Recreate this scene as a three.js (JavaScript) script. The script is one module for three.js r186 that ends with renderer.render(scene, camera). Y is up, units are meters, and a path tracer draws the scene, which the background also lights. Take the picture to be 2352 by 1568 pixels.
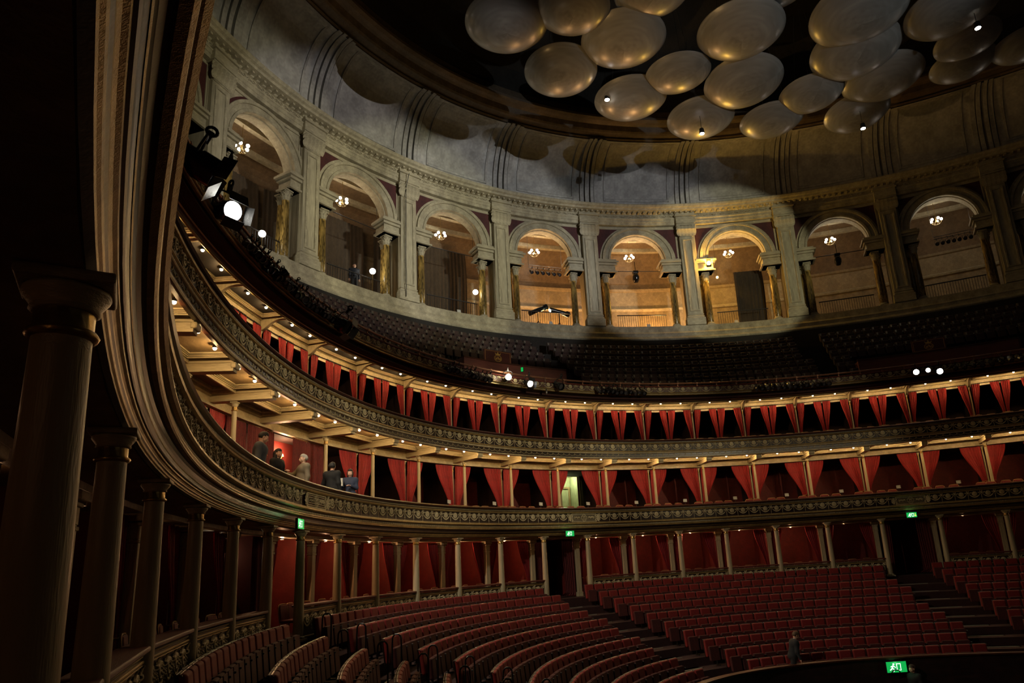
import * as THREE from 'three';
import { mergeGeometries, mergeVertices } from 'three/addons/utils/BufferGeometryUtils.js';
import { RoundedBoxGeometry } from 'three/addons/geometries/RoundedBoxGeometry.js';
import { MarchingCubes } from 'three/addons/objects/MarchingCubes.js';

// ---------------------------------------------------------------- camera, light, exposure
const lin0 = (r, g, b) => new THREE.Color().setRGB(r, g, b);
const scene = new THREE.Scene();
scene.background = new THREE.Color(0x000000);
const HY = 5.7;                                   // the eye stands 5.7 m above the arena floor
const IMG_W = 2352, IMG_H = 1568, FOCAL = 1558.19, PITCH = 0.2464, ROLL = -0.0607;
const camera = new THREE.PerspectiveCamera(2 * Math.atan(IMG_H / 2 / FOCAL) * 180 / Math.PI, IMG_W / IMG_H, 0.05, 400);
{
  const f = new THREE.Vector3(0, Math.sin(PITCH), -Math.cos(PITCH)), r0 = new THREE.Vector3(1, 0, 0), u0 = new THREE.Vector3(0, Math.cos(PITCH), Math.sin(PITCH));
  const r = r0.clone().multiplyScalar(Math.cos(ROLL)).addScaledVector(u0, Math.sin(ROLL));
  const u = u0.clone().multiplyScalar(Math.cos(ROLL)).addScaledVector(r0, -Math.sin(ROLL));
  camera.quaternion.setFromRotationMatrix(new THREE.Matrix4().makeBasis(r, u, f.clone().negate()));
  camera.position.set(0, HY, 0);
}
camera.setViewOffset(IMG_W, IMG_H, -93.6, -120.6, IMG_W, IMG_H);   // the lens is shifted
const renderer = new THREE.WebGLRenderer({ antialias: true });
renderer.toneMapping = THREE.LinearToneMapping;
renderer.toneMappingExposure = 1.0;
renderer.shadowMap.enabled = true;

const WARM = new THREE.Color().setRGB(1.0, 0.62, 0.26), COOL = new THREE.Color().setRGB(0.86, 0.93, 1.0), PALE = new THREE.Color().setRGB(1.0, 0.95, 0.72);
function pointLight(x, y, z, color, power, radius = 0.02, name = 'lamp_light', parent = scene) {
  const l = new THREE.PointLight(color, power, 0, 2); l.position.set(x, y, z); l.castShadow = true; l.shadow.radius = radius / 0.02; l.name = name; parent.add(l); return l;
}
function spotLight(p, q, color, power, angleDeg, blur, radius, name = 'spot_light') {
  const l = new THREE.SpotLight(color, power, 0, angleDeg * Math.PI / 180, blur, 2); l.position.copy(p); l.target.position.copy(q); l.name = name; l.castShadow = true; l.shadow.radius = radius / 0.02;
  scene.add(l); scene.add(l.target); l.target.name = 'spot_target'; return l;
}
const K = 1.0;   // one master for all the lamps
// beams of the rear truss: x, h, z, aimed at angle t and height h of the arcade wall, colour, power, half angle, blur, lamp radius, words
const BEAMS = [
  [31.0, 9.0, 3.6, 72, 17.6, lin0(1.0, 0.93, 0.66), 1350, 8.6, 0.18, 0.06, 'first from the right'],
  [29.2, 9.1, 3.0, 84, 18.2, lin0(0.93, 0.88, 0.90), 1700, 9.0, 0.18, 0.06, 'second from the right'],
  [27.6, 9.0, 2.5, 94, 17.8, lin0(1.0, 0.96, 0.62), 1850, 8.6, 0.2, 0.06, 'third from the right'],
  [26.0, 9.0, 2.0, 104, 18.4, lin0(0.90, 0.90, 0.92), 1900, 9.0, 0.15, 0.06, 'fourth from the right'],
  [24.6, 9.0, 1.6, 114, 17.2, lin0(1.0, 0.92, 0.58), 1500, 8.2, 0.2, 0.06, 'fifth from the right'],
  [23.2, 9.1, 1.2, 125, 19.4, lin0(0.92, 0.90, 0.95), 1550, 8.0, 0.15, 0.06, 'sixth from the right'],
  [22.2, 9.0, 1.0, 134, 18.4, lin0(1.0, 0.95, 0.66), 1500, 7.6, 0.12, 0.06, 'seventh from the right'],
  [25.2, 9.0, 2.8, 66, 4.9, lin0(1.0, 0.86, 0.58), 900, 8.0, 0.6, 0.1, 'lower one lighting the left fronts'],  // lower lamps are added warm fill for the fronts, no known source
  [26.6, 9.0, 3.4, 82, 5.1, lin0(1.0, 0.88, 0.62), 1250, 8.0, 0.6, 0.1, 'lower one lighting the curve'],
  [25.4, 9.0, 1.8, 99, 5.3, lin0(1.0, 0.86, 0.56), 1350, 7.6, 0.6, 0.1, 'lower one lighting the middle fronts'],
  [24.2, 9.0, 0.8, 115, 5.3, lin0(1.0, 0.84, 0.54), 900, 7.4, 0.6, 0.1, 'lower one lighting the far fronts'],
  [23.0, 9.0, 0.4, 132, 5.3, lin0(1.0, 0.82, 0.52), 420, 7.4, 0.6, 0.1, 'lower one lighting the right fronts'],
  [29.6, 9.0, 3.2, 0, 0, lin0(0.85, 0.92, 1.0), 900, 13, 0.5, 0.1, 'upward one for the acoustic panels', [10, 22, -27.5]],
];

// ---------------------------------------------------------------- the plan of the hall: an ellipse, seen as (d = metres outside the arcade wall, t = angle, h = height over the eye)
const A0 = 28.199, B0 = 36.262, PHI = 2.2980, CX = 18.4965, CZ = -9.562, CO = Math.cos(PHI), SI = Math.sin(PHI), RAD = Math.PI / 180;
function pos(d, t, h = 0, out = new THREE.Vector3()) {
  const x = (A0 + d) * Math.cos(t), z = (B0 + d) * Math.sin(t);
  return out.set(CX + CO * x - SI * z, h + HY, CZ + SI * x + CO * z);
}
function inward(d, t) {                                          // unit vector towards the arena
  let x = Math.cos(t) / (A0 + d), z = Math.sin(t) / (B0 + d); const l = Math.hypot(x, z); x /= -l; z /= -l;
  return new THREE.Vector3(CO * x - SI * z, 0, SI * x + CO * z);
}
const speed = (d, t) => Math.hypot((A0 + d) * Math.sin(t), (B0 + d) * Math.cos(t));
function along(d, t, s) { const n = Math.max(1, Math.ceil(Math.abs(s) / 0.4)); for (let i = 0; i < n; i++) { const k = s / n, m = t + k / 2 / speed(d, t); t += k / speed(d, m); } return t; }
function arcLen(d, a, b) { let s = 0; const n = Math.max(2, Math.ceil(Math.abs(b - a) * 60)); for (let i = 0; i < n; i++) s += speed(d, a + (b - a) * (i + 0.5) / n) * (b - a) / n; return s; }
function frame(d, t, h = 0, x = 0, z = 0) {                        // a place on the curve: +z looks to the arena, +x runs with t
  const p = pos(d, t, h), n = inward(d, t), ry = Math.atan2(n.x, n.z);
  p.addScaledVector(n, z); p.x += Math.cos(ry) * x; p.z -= Math.sin(ry) * x;
  return { p, ry, n };
}
function place(o, d, t, h = 0, x = 0, z = 0, turn = 0) { const f = frame(d, t, h, x, z); o.position.copy(f.p); o.rotation.set(0, f.ry + turn, 0); return o; }

// ---------------------------------------------------------------- small helpers
let seedN = 7;
const rnd = () => { seedN = (seedN + 0x6d2b79f5) | 0; let t = Math.imul(seedN ^ (seedN >>> 15), 1 | seedN); t = (t + Math.imul(t ^ (t >>> 7), 61 | t)) ^ t; return ((t ^ (t >>> 14)) >>> 0) / 4294967296; };
const used = {};
function numbered(name) { const n = used[name] ?? 0; used[name] = n + 1; return n ? name + '_' + String(n).padStart(3, '0') : name; }
function tag(o, label, category, group) { o.userData.label = label; o.userData.category = category; if (group) o.userData.group = group; return o; }
function structure(o) { o.userData.kind = 'structure'; return o; }
function clean(g) {
  if (g.index) g = g.toNonIndexed();
  for (const k of Object.keys(g.attributes)) if (!['position', 'normal', 'uv'].includes(k)) g.deleteAttribute(k);
  if (!g.attributes.normal) g.computeVertexNormals();
  if (!g.attributes.uv) g.setAttribute('uv', new THREE.BufferAttribute(new Float32Array(g.attributes.position.count * 2), 2));
  g.morphAttributes = {}; return g;
}
const merge = (list) => list.length === 1 ? clean(list[0]) : mergeGeometries(list.map(clean), false);
function mesh(name, geo, mat, parent = scene, top = false) {
  const m = new THREE.Mesh(Array.isArray(geo) ? merge(geo) : geo, mat);
  m.castShadow = m.receiveShadow = true; m.name = parent === scene ? numbered(name) : name; parent.add(m); return m;
}
function group(name, label, category, grp) { const o = new THREE.Group(); o.name = numbered(name); scene.add(o); if (label) tag(o, label, category, grp); return o; }
function struct(name) { const o = new THREE.Group(); o.name = numbered(name); scene.add(o); return structure(o); }
function copyOf(o, label, grp) { const base = o.name.replace(/_\d{3}$/, ''), c = o.clone(); c.name = numbered(base); c.userData = { ...o.userData }; if (label) c.userData.label = label; if (grp) c.userData.group = grp; scene.add(c); return c; }
const ONES = ['', 'first', 'second', 'third', 'fourth', 'fifth', 'sixth', 'seventh', 'eighth', 'ninth', 'tenth', 'eleventh', 'twelfth', 'thirteenth', 'fourteenth', 'fifteenth', 'sixteenth', 'seventeenth', 'eighteenth', 'nineteenth'];
const TENS = ['', '', 'twent', 'thirt', 'fort', 'fift', 'sixt', 'sevent', 'eight'];
const ord = (n) => n < 20 ? ONES[n] : n % 10 ? TENS[Math.floor(n / 10)] + 'y-' + ONES[n % 10] : TENS[Math.floor(n / 10)] + 'ieth';
const T3 = (g, x = 0, y = 0, z = 0, rx = 0, ry = 0, rz = 0, s = 1) => { g = g.clone(); if (s !== 1) Array.isArray(s) ? g.scale(...s) : g.scale(s, s, s); if (rx) g.rotateX(rx); if (ry) g.rotateY(ry); if (rz) g.rotateZ(rz); return g.translate(x, y, z); };
const box = (w, h, d, x = 0, y = 0, z = 0) => new THREE.BoxGeometry(w, h, d).translate(x, y, z);
const rbox = (w, h, d, r, x = 0, y = 0, z = 0, seg = 2) => new RoundedBoxGeometry(w, h, d, seg, r).translate(x, y, z);
const cyl = (r0, r1, h, n = 12, x = 0, y = 0, z = 0) => new THREE.CylinderGeometry(r0, r1, h, n).translate(x, y, z);
const ball = (r, x = 0, y = 0, z = 0, n = 8) => new THREE.SphereGeometry(r, n, Math.max(4, n * 0.7 | 0)).translate(x, y, z);
const lathe = (pts, n = 20) => new THREE.LatheGeometry(pts.map((p) => new THREE.Vector2(p[0], p[1])), n);
function tube(pts, r, n = 6, seg = 0) { const c = new THREE.CatmullRomCurve3(pts.map((p) => p.isVector3 ? p : new THREE.Vector3(...p)), false, 'catmullrom', 0.1); return new THREE.TubeGeometry(c, seg || Math.max(4, pts.length * 4), r, n); }
function bar(a, b, r, n = 6) { a = a.isVector3 ? a : new THREE.Vector3(...a); b = b.isVector3 ? b : new THREE.Vector3(...b); const d = b.clone().sub(a), g = new THREE.CylinderGeometry(r, r, d.length(), n); g.applyQuaternion(new THREE.Quaternion().setFromUnitVectors(new THREE.Vector3(0, 1, 0), d.clone().normalize())); return g.translate((a.x + b.x) / 2, (a.y + b.y) / 2, (a.z + b.z) / 2); }
const X1 = new THREE.Vector3(), X2 = new THREE.Vector3();
// a profile of (d, h) swept along the curve; uv in metres; closed: joins the last to the first
function sweep(prof, t0, t1, n, closed = false) {
  if (closed) prof = [...prof, prof[0]];
  const P = [], N = [], U = [], v = new THREE.Vector3(), len = [];
  for (let i = 0; i <= n; i++) len.push(arcLen(prof[0][0], t0, t0 + (t1 - t0) * i / n));
  let vv = 0;
  for (let j = 0; j + 1 < prof.length; j++) {
    const [d0, h0] = prof[j], [d1, h1] = prof[j + 1], l = Math.hypot(d1 - d0, h1 - h0), cols = [];
    for (let i = 0; i <= n; i++) {
      const t = t0 + (t1 - t0) * i / n, a = pos(d0, t, h0).clone(), b = pos(d1, t, h1).clone(), w = inward((d0 + d1) / 2, t);
      const nx = -(h1 - h0) / l, ny = -(d1 - d0) / l;                  // normal of the segment in (inward, up)
      cols.push([a, b, new THREE.Vector3(w.x * nx, ny, w.z * nx)]);
    }
    for (let i = 0; i < n; i++) {
      const [a, b, q] = cols[i], [c, e, r] = cols[i + 1];
      const flip = X1.subVectors(b, a).cross(X2.subVectors(e, a)).dot(q) < 0;
      const ring = [[a, q, len[i], vv], [b, q, len[i], vv + l], [e, r, len[i + 1], vv + l], [a, q, len[i], vv], [e, r, len[i + 1], vv + l], [c, r, len[i + 1], vv]];
      if (flip) { [ring[1], ring[2]] = [ring[2], ring[1]]; [ring[4], ring[5]] = [ring[5], ring[4]]; }
      for (const [p, m, uu, w] of ring) { P.push(p.x, p.y, p.z); N.push(m.x, m.y, m.z); U.push(uu, w); }
    }
    vv += l;
  }
  const g = new THREE.BufferGeometry();
  g.setAttribute('position', new THREE.Float32BufferAttribute(P, 3)); g.setAttribute('normal', new THREE.Float32BufferAttribute(N, 3)); g.setAttribute('uv', new THREE.Float32BufferAttribute(U, 2));
  return g;
}
// bends a local shape (x along the curve, y up, z to the arena) round the place d, t; the result stands in world metres
function bend(geo, d, t, h = 0) {
  geo = clean(geo.clone()); const p = geo.attributes.position, v = new THREE.Vector3(), sp = speed(d, t);
  for (let i = 0; i < p.count; i++) { const x = p.getX(i), tt = along(d, t, x); pos(d, tt, h + p.getY(i), v).addScaledVector(inward(d, tt), p.getZ(i)); p.setXYZ(i, v.x, v.y, v.z); }
  geo.computeVertexNormals(); return geo;
}
// a rectangular frame of moulding lying in x-y, facing +z
function rectFrame(w, h, m, z) { const s = new THREE.Shape([[-w / 2, -h / 2], [w / 2, -h / 2], [w / 2, h / 2], [-w / 2, h / 2]].map((p) => new THREE.Vector2(...p))); const q = new THREE.Path([[-w / 2 + m, -h / 2 + m], [-w / 2 + m, h / 2 - m], [w / 2 - m, h / 2 - m], [w / 2 - m, -h / 2 + m]].map((p) => new THREE.Vector2(...p))); s.holes.push(q); return new THREE.ExtrudeGeometry(s, { depth: z, bevelEnabled: true, bevelSize: m * 0.18, bevelThickness: z * 0.35, bevelSegments: 1, steps: 1 }); }
// subdivides long edges along x so that bending stays smooth
function slab(w, h, d, x, y, z, n = 6) { return new THREE.BoxGeometry(w, h, d, n, 1, 1).translate(x, y, z); }

// ---------------------------------------------------------------- textures and materials
function noiseGrid(n, period, seed) { const g = new Float32Array(period * period); let s = seed; for (let i = 0; i < g.length; i++) { s = (Math.imul(s, 1664525) + 1013904223) | 0; g[i] = (s >>> 8) / 16777216; }
  const o = new Float32Array(n * n), sm = (x) => x * x * (3 - 2 * x);
  for (let y = 0; y < n; y++) for (let x = 0; x < n; x++) { const fx = x / n * period, fy = y / n * period, ix = fx | 0, iy = fy | 0, u = sm(fx - ix), v = sm(fy - iy), at = (a, b) => g[(b % period) * period + a % period];
    o[y * n + x] = (at(ix, iy) * (1 - u) + at(ix + 1, iy) * u) * (1 - v) + (at(ix, iy + 1) * (1 - u) + at(ix + 1, iy + 1) * u) * v; }
  return o; }
function texture(n, fn, srgb = false) { const data = new Uint8Array(n * n * 4); for (let i = 0; i < n * n; i++) { const c = fn(i % n, i / n | 0, i); data[i * 4] = c[0] * 255; data[i * 4 + 1] = c[1] * 255; data[i * 4 + 2] = c[2] * 255; data[i * 4 + 3] = 255; }
  const t = new THREE.DataTexture(data, n, n); t.wrapS = t.wrapT = THREE.RepeatWrapping; t.magFilter = t.minFilter = THREE.LinearFilter; if (srgb) t.colorSpace = THREE.SRGBColorSpace; t.needsUpdate = true; return t; }
const NG = 256, n4 = noiseGrid(NG, 4, 3), n12 = noiseGrid(NG, 12, 5), n40 = noiseGrid(NG, 40, 9), n128 = noiseGrid(NG, 128, 11);
const cl = (x) => Math.min(1, Math.max(0, x));
const rep = (t, x, y = x) => { const c = t.clone(); c.repeat.set(x, y); c.needsUpdate = true; return c; };
const grain = texture(NG, (x, y, i) => { const v = cl(0.25 * n4[i] + 0.25 * n12[i] + 0.25 * n40[i] + 0.25 * n128[i]); return [v, v, v]; });
const mottle = texture(NG, (x, y, i) => { const v = cl(0.82 + 0.36 * (0.4 * n4[i] + 0.3 * n12[i] + 0.3 * n40[i] - 0.5)); return [v, v, v * 0.98]; }, true);
const streak = texture(NG, (x, y, i) => { const v = cl(0.78 + 0.4 * (n128[(y >> 4) * NG + x] - 0.5) + 0.2 * (n40[i] - 0.5)); return [v, v, v]; }, true);
const marbleT = texture(NG, (x, y, i) => { const w = Math.abs(Math.sin((x / NG * 2 + y / NG * 3) * 6.283 + 5 * n12[i] + 2.5 * n40[i])), v = 0.25 + 0.6 * w * n4[i] + 0.25 * n40[i]; return [cl(v * 0.95), cl(v * 0.78), cl(v * 0.42)]; }, true);
const woodT = texture(NG, (x, y, i) => { const v = cl(0.72 + 0.35 * (n128[(y >> 1) * NG + (x >> 5)] - 0.5) + 0.25 * (n12[i] - 0.5)); return [v, v * 0.96, v * 0.92]; }, true);
const lin = (r, g, b) => new THREE.Color().setRGB(r, g, b);
function std(color, rough, o = {}) { const { map = mottle, s = 0.5, bump = 0.004, bs = 1.3, ...rest } = o; return new THREE.MeshStandardMaterial({ color, roughness: rough, map: map && rep(map, s), bumpMap: bump ? rep(grain, bs) : null, bumpScale: bump, ...rest }); }
const M = {
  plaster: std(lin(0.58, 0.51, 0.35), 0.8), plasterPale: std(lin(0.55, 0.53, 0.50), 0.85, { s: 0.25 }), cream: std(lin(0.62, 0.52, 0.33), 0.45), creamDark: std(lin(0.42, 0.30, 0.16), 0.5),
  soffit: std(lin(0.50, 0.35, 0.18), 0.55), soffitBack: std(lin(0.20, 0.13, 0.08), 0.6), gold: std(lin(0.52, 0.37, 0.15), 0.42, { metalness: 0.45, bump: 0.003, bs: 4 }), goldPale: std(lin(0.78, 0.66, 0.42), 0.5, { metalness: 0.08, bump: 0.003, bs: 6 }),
  maroon: std(lin(0.032, 0.010, 0.008), 0.5, { map: woodT, bump: 0.001 }), maroonDull: std(lin(0.07, 0.012, 0.010), 0.75), wood: std(lin(0.11, 0.038, 0.02), 0.35, { map: woodT, s: 0.7, bump: 0.001 }), fascia: std(lin(0.038, 0.021, 0.012), 0.36, { map: woodT, bump: 0.001 }),
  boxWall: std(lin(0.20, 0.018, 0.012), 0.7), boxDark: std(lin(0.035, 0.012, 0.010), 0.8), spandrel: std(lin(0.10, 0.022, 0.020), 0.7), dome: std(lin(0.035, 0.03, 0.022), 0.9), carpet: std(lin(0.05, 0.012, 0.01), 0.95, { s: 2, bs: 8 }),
  stone: std(lin(0.09, 0.08, 0.065), 0.8), black: std(lin(0.012, 0.012, 0.013), 0.5), blackGloss: std(lin(0.015, 0.015, 0.017), 0.22, { bump: 0 }), steel: std(lin(0.45, 0.45, 0.46), 0.3, { metalness: 0.9, bump: 0 }), copper: std(lin(0.42, 0.20, 0.12), 0.4, { metalness: 0.5, bump: 0.001 }),
  brass: std(lin(0.62, 0.42, 0.16), 0.3, { metalness: 0.85, bump: 0.001 }), marble: std(lin(0.85, 0.85, 0.85), 0.25, { map: marbleT, s: 1, bump: 0 }), seat: std(lin(0.30, 0.013, 0.010), 0.78, { map: streak, s: 3, bump: 0.002, bs: 9 }), chairPad: std(lin(0.24, 0.016, 0.014), 0.7, { map: streak, s: 3 }),
  paper: std(lin(0.75, 0.75, 0.72), 0.8, { bump: 0 }), glassWhite: new THREE.MeshStandardMaterial({ color: 0xffffff, roughness: 0.3, emissive: lin(1, 0.93, 0.8), emissiveIntensity: 6 }),
};
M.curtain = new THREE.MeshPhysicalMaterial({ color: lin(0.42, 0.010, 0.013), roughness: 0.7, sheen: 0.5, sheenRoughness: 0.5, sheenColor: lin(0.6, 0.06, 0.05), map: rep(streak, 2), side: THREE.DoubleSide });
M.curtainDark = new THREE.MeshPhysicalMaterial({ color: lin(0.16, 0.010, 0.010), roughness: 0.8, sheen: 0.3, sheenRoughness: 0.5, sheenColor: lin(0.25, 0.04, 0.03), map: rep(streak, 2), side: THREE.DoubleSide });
M.disc = new THREE.MeshPhysicalMaterial({ color: lin(0.40, 0.39, 0.36), roughness: 0.38, clearcoat: 0.5, clearcoatRoughness: 0.22, map: rep(mottle, 0.5) });
M.discTop = std(lin(0.04, 0.035, 0.03), 0.9);
const glow = (c, e, base = 0xffffff) => new THREE.MeshStandardMaterial({ color: base, roughness: 0.4, emissive: c, emissiveIntensity: e });
// the grid of radial lines that boxes, columns and soffits share (angle at d = -5.4) and those of the boxes below and the arcade above
const deg = (list) => list.map((x) => x * RAD);
const GRID = deg([56.2, 62.5, 68.94, 75.89, 82.8, 89.69, 96.63, 103.5, 110.28, 116.8, 123.15, 129.32, 135.4, 141.28, 146.98, 152.72]);
while (GRID[0] > 20 * RAD) GRID.unshift(along(-5.4, GRID[0], -2.76));
while (GRID[GRID.length - 1] < 172 * RAD) GRID.push(along(-5.4, GRID[GRID.length - 1], 2.78));
const LOGGIA = deg([15.6, 21.89, 28.4, 34.64, 41.1, 47.05, 52.71, 58.07, 64.2, 70.5, 77.1, 83.9, 90.7, 97.39, 103.9, 110.41, 116.7, 122.73, 128.79, 134.6, 140.34, 145.99, 151.91, 157.8]);
const PILASTER = deg([57.2, 69.6, 80.5, 93.0, 105.5, 117.3, 129.6, 141.0, 151.6, 161.3, 170.8]);
// ---------------------------------------------------------------- the setting: floors, walls and ceilings that follow the ellipse
const TA = 4 * RAD, TB = 176 * RAD, FULL = Math.PI * 2;
const SW = (name, prof, mat, o = {}) => { const m = mesh(name, sweep(prof, o.a ?? TA, o.b ?? TB, o.n ?? 150, o.closed), mat, o.parent ?? scene); if (!o.parent) structure(m); return m; };
const rowD = (i) => -8.42 - 0.9 * (i - 1), rowTop = (i) => -0.92 - 0.285 * (i - 1), ROWS = 10;      // the stalls: where the backs of row i stand and how high their tops are
{ // arena floor, a disc of boards
  const P = [], U = [], n = 96; for (let i = 0; i < n; i++) { const a = pos(-16.6, i / n * FULL, -5.7), b = pos(-16.6, (i + 1) / n * FULL, -5.7); for (const p of [new THREE.Vector3(CX, 0, CZ), a, b]) { P.push(p.x, 0, p.z); U.push(p.x, p.z); } }
  const g = new THREE.BufferGeometry(); g.setAttribute('position', new THREE.Float32BufferAttribute(P, 3)); g.setAttribute('uv', new THREE.Float32BufferAttribute(U, 2)); g.computeVertexNormals();
  structure(mesh('floor', g, std(lin(0.10, 0.075, 0.05), 0.5, { map: woodT })));
}
const AISLES = [[53.2, 58.6], [96.5, 102.2], [139.4, 144.2]].map((a) => a.map((x) => x * RAD));
const AISLE_GAP = (i, k) => { const c = (AISLES[k][0] + AISLES[k][1]) / 2, half = 0.95; return [along(rowD(i), c, -half), along(rowD(i), c, half)]; };
{ // the raked floor of the stalls, in steps
  const p = []; for (let i = ROWS; i >= 1; i--) { const h = rowTop(i) - 0.9, d0 = rowD(i) - 0.62; if (i === ROWS) p.push([d0, h - 0.25], [d0, h]); else p.push([d0, h]); p.push([d0 + 0.9, h]); }
  p.push([-7.35, rowTop(1) - 0.9]);
  SW('floor_stalls', p, M.carpet, { a: 0, b: FULL, n: 220 });
  SW('wall_arena', [[-17.2, -3.74], [-17.2, -5.7], [-17.02, -5.7], [-17.02, -3.74]], M.maroon, { a: 0, b: FULL, n: 180, closed: true });
  SW('trim_1', [[-17.27, -3.74], [-17.27, -3.69], [-16.98, -3.69], [-16.98, -3.74]], M.wood, { a: 0, b: FULL, n: 180, closed: true });
}
// the boxes behind the stalls: floor, red back wall, ceiling
SW('floor_boxes', [[-7.9, -2.0], [-7.9, -1.45], [-4.4, -1.45]], M.carpet, { a: 0, b: FULL, n: 140 });
SW('wall_boxes', [[-4.45, -1.5], [-4.45, 1.35]], M.boxWall, { a: 0, b: FULL, n: 140 });
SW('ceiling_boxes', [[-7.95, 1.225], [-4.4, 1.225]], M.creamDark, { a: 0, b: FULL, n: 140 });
SW('trim_2', [[-7.16, 1.225], [-7.16, 1.14], [-6.92, 1.14], [-6.92, 1.225]], M.cream, { n: 140 });
// the tier above: floor, back wall
SW('floor_grand_tier', [[-8.05, 1.62], [-7.3, 1.62], [-7.3, 1.78], [-6.5, 1.78], [-6.5, 1.95], [-3.2, 1.95]], M.carpet, { a: 0, b: FULL, n: 140 });
SW('wall_grand_tier', [[-3.3, 1.9], [-3.3, 5.0]], M.boxWall, { a: 110.0 * RAD, b: FULL + 107.9 * RAD, n: 140 });
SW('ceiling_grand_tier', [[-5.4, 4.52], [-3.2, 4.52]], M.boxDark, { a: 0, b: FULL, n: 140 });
// second tier
SW('floor_second_tier', [[-7.3, 5.02], [-6.7, 5.02], [-6.7, 5.15], [-3.0, 5.15]], M.carpet, { a: 0, b: FULL, n: 140 });
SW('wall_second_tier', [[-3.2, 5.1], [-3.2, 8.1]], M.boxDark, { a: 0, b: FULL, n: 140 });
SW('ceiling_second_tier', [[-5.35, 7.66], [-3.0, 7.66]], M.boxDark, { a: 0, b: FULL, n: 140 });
// the raked circle up to the ledge of the arcade
const CROWS = 8, crowD = (i) => -5.9 + 0.66 * i, crowH = (i) => 8.0 + 0.56 * i;                    // tread of row i
{ const p = [[-6.7, 8.02]]; for (let i = 0; i < CROWS; i++) { p.push([crowD(i) - 0.33, crowH(i) - (i ? 0.56 : 0)], [crowD(i) - 0.33, crowH(i)]); } p.push([-0.4, crowH(CROWS - 1)], [-0.36, 13.4]); SW('floor_circle', p, std(lin(0.022, 0.018, 0.014), 0.85), { a: 0, b: FULL, n: 180 }); }
// the ledge under the arcade
SW('trim_3', [[0.6, 14.45], [-0.02, 14.45], [-0.10, 14.42], [-0.12, 14.02], [-0.20, 13.98], [-0.24, 13.90], [-0.20, 13.84], [-0.16, 13.70], [-0.30, 13.64], [-0.34, 13.52], [-0.30, 13.46], [-0.25, 13.42], [-0.25, 13.1], [0.6, 13.1]], M.plaster, { a: 0, b: FULL, n: 220 });
// gallery behind the arcade
SW('floor_gallery', [[-0.05, 14.44], [5.6, 14.44]], M.stone, { n: 120 });
const galleryWall = struct('wall_gallery');
SW('plaster_wall', [[5.3, 14.4], [5.3, 19.0], [5.18, 19.05], [5.12, 19.2], [5.3, 19.22]], std(lin(0.42, 0.33, 0.20), 0.7), { parent: galleryWall, n: 120 });
SW('cornice', [[5.3, 17.5], [5.16, 17.52], [5.10, 17.64], [5.16, 17.72], [5.3, 17.75]], M.plaster, { parent: galleryWall, n: 120 });
SW('dado_rail', [[5.3, 15.7], [5.22, 15.72], [5.22, 15.84], [5.3, 15.86]], M.plaster, { parent: galleryWall, n: 120 });
const galleryCeiling = struct('ceiling_gallery');
{ const p = [[5.3, 19.2]]; for (let k = 0; k <= 8; k++) { const a = k / 8 * Math.PI / 2; p.push([5.3 - 1.5 * (1 - Math.cos(a)), 19.2 + 2.35 * Math.sin(a)]); } p.push([0.5, 21.55]); SW('vault', p, std(lin(0.24, 0.16, 0.085), 0.7), { parent: galleryCeiling, n: 120 }); }
for (const d of [1.6, 3.3]) SW('ceiling_beam', [[d, 21.56], [d, 21.28], [d + 0.28, 21.28], [d + 0.28, 21.56]], M.plaster, { parent: galleryCeiling, n: 120 });
// dome side: cove, ring, dark vault
const coveAt = (k) => { const a = k * Math.PI / 2, r = 1 - Math.cos(a); return [-0.25 - 2.15 * r, 22.85 + 3.65 * Math.sin(a) * (1 - 0.06 * k)]; };
const cove = struct('ceiling_cove');
{ const p = []; for (let k = 0; k <= 14; k++) p.push(coveAt(k / 14)); SW('plaster_cove', p, M.plasterPale, { parent: cove, a: 0, b: FULL, n: 220 }); }
SW('ceiling_ring', [[-2.3, 26.36], [-2.42, 26.34], [-2.5, 26.42], [-2.46, 26.52], [-2.75, 26.55], [-2.95, 26.52], [-3.05, 26.6], [-3.2, 26.86], [-3.35, 26.9], [-3.6, 26.88], [-3.78, 26.98], [-3.82, 27.1], [-3.7, 27.2], [-3.7, 27.6]], std(lin(0.20, 0.14, 0.085), 0.6), { a: 0, b: FULL, n: 200 });
{ const p = [[-3.6, 27.5]]; for (let k = 1; k <= 10; k++) { const a = k / 10 * Math.PI / 2; p.push([-3.6 - 24.55 * Math.sin(a) ** 1 * 1, 27.5 + 9 * (1 - Math.cos(a))].map((x, q) => q ? 27.5 + 9 * Math.sin(a) : -3.6 - 24.5 * (1 - Math.cos(a)))); } SW('ceiling_dome', p, M.dome, { a: 0, b: FULL, n: 120 }); }
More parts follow.
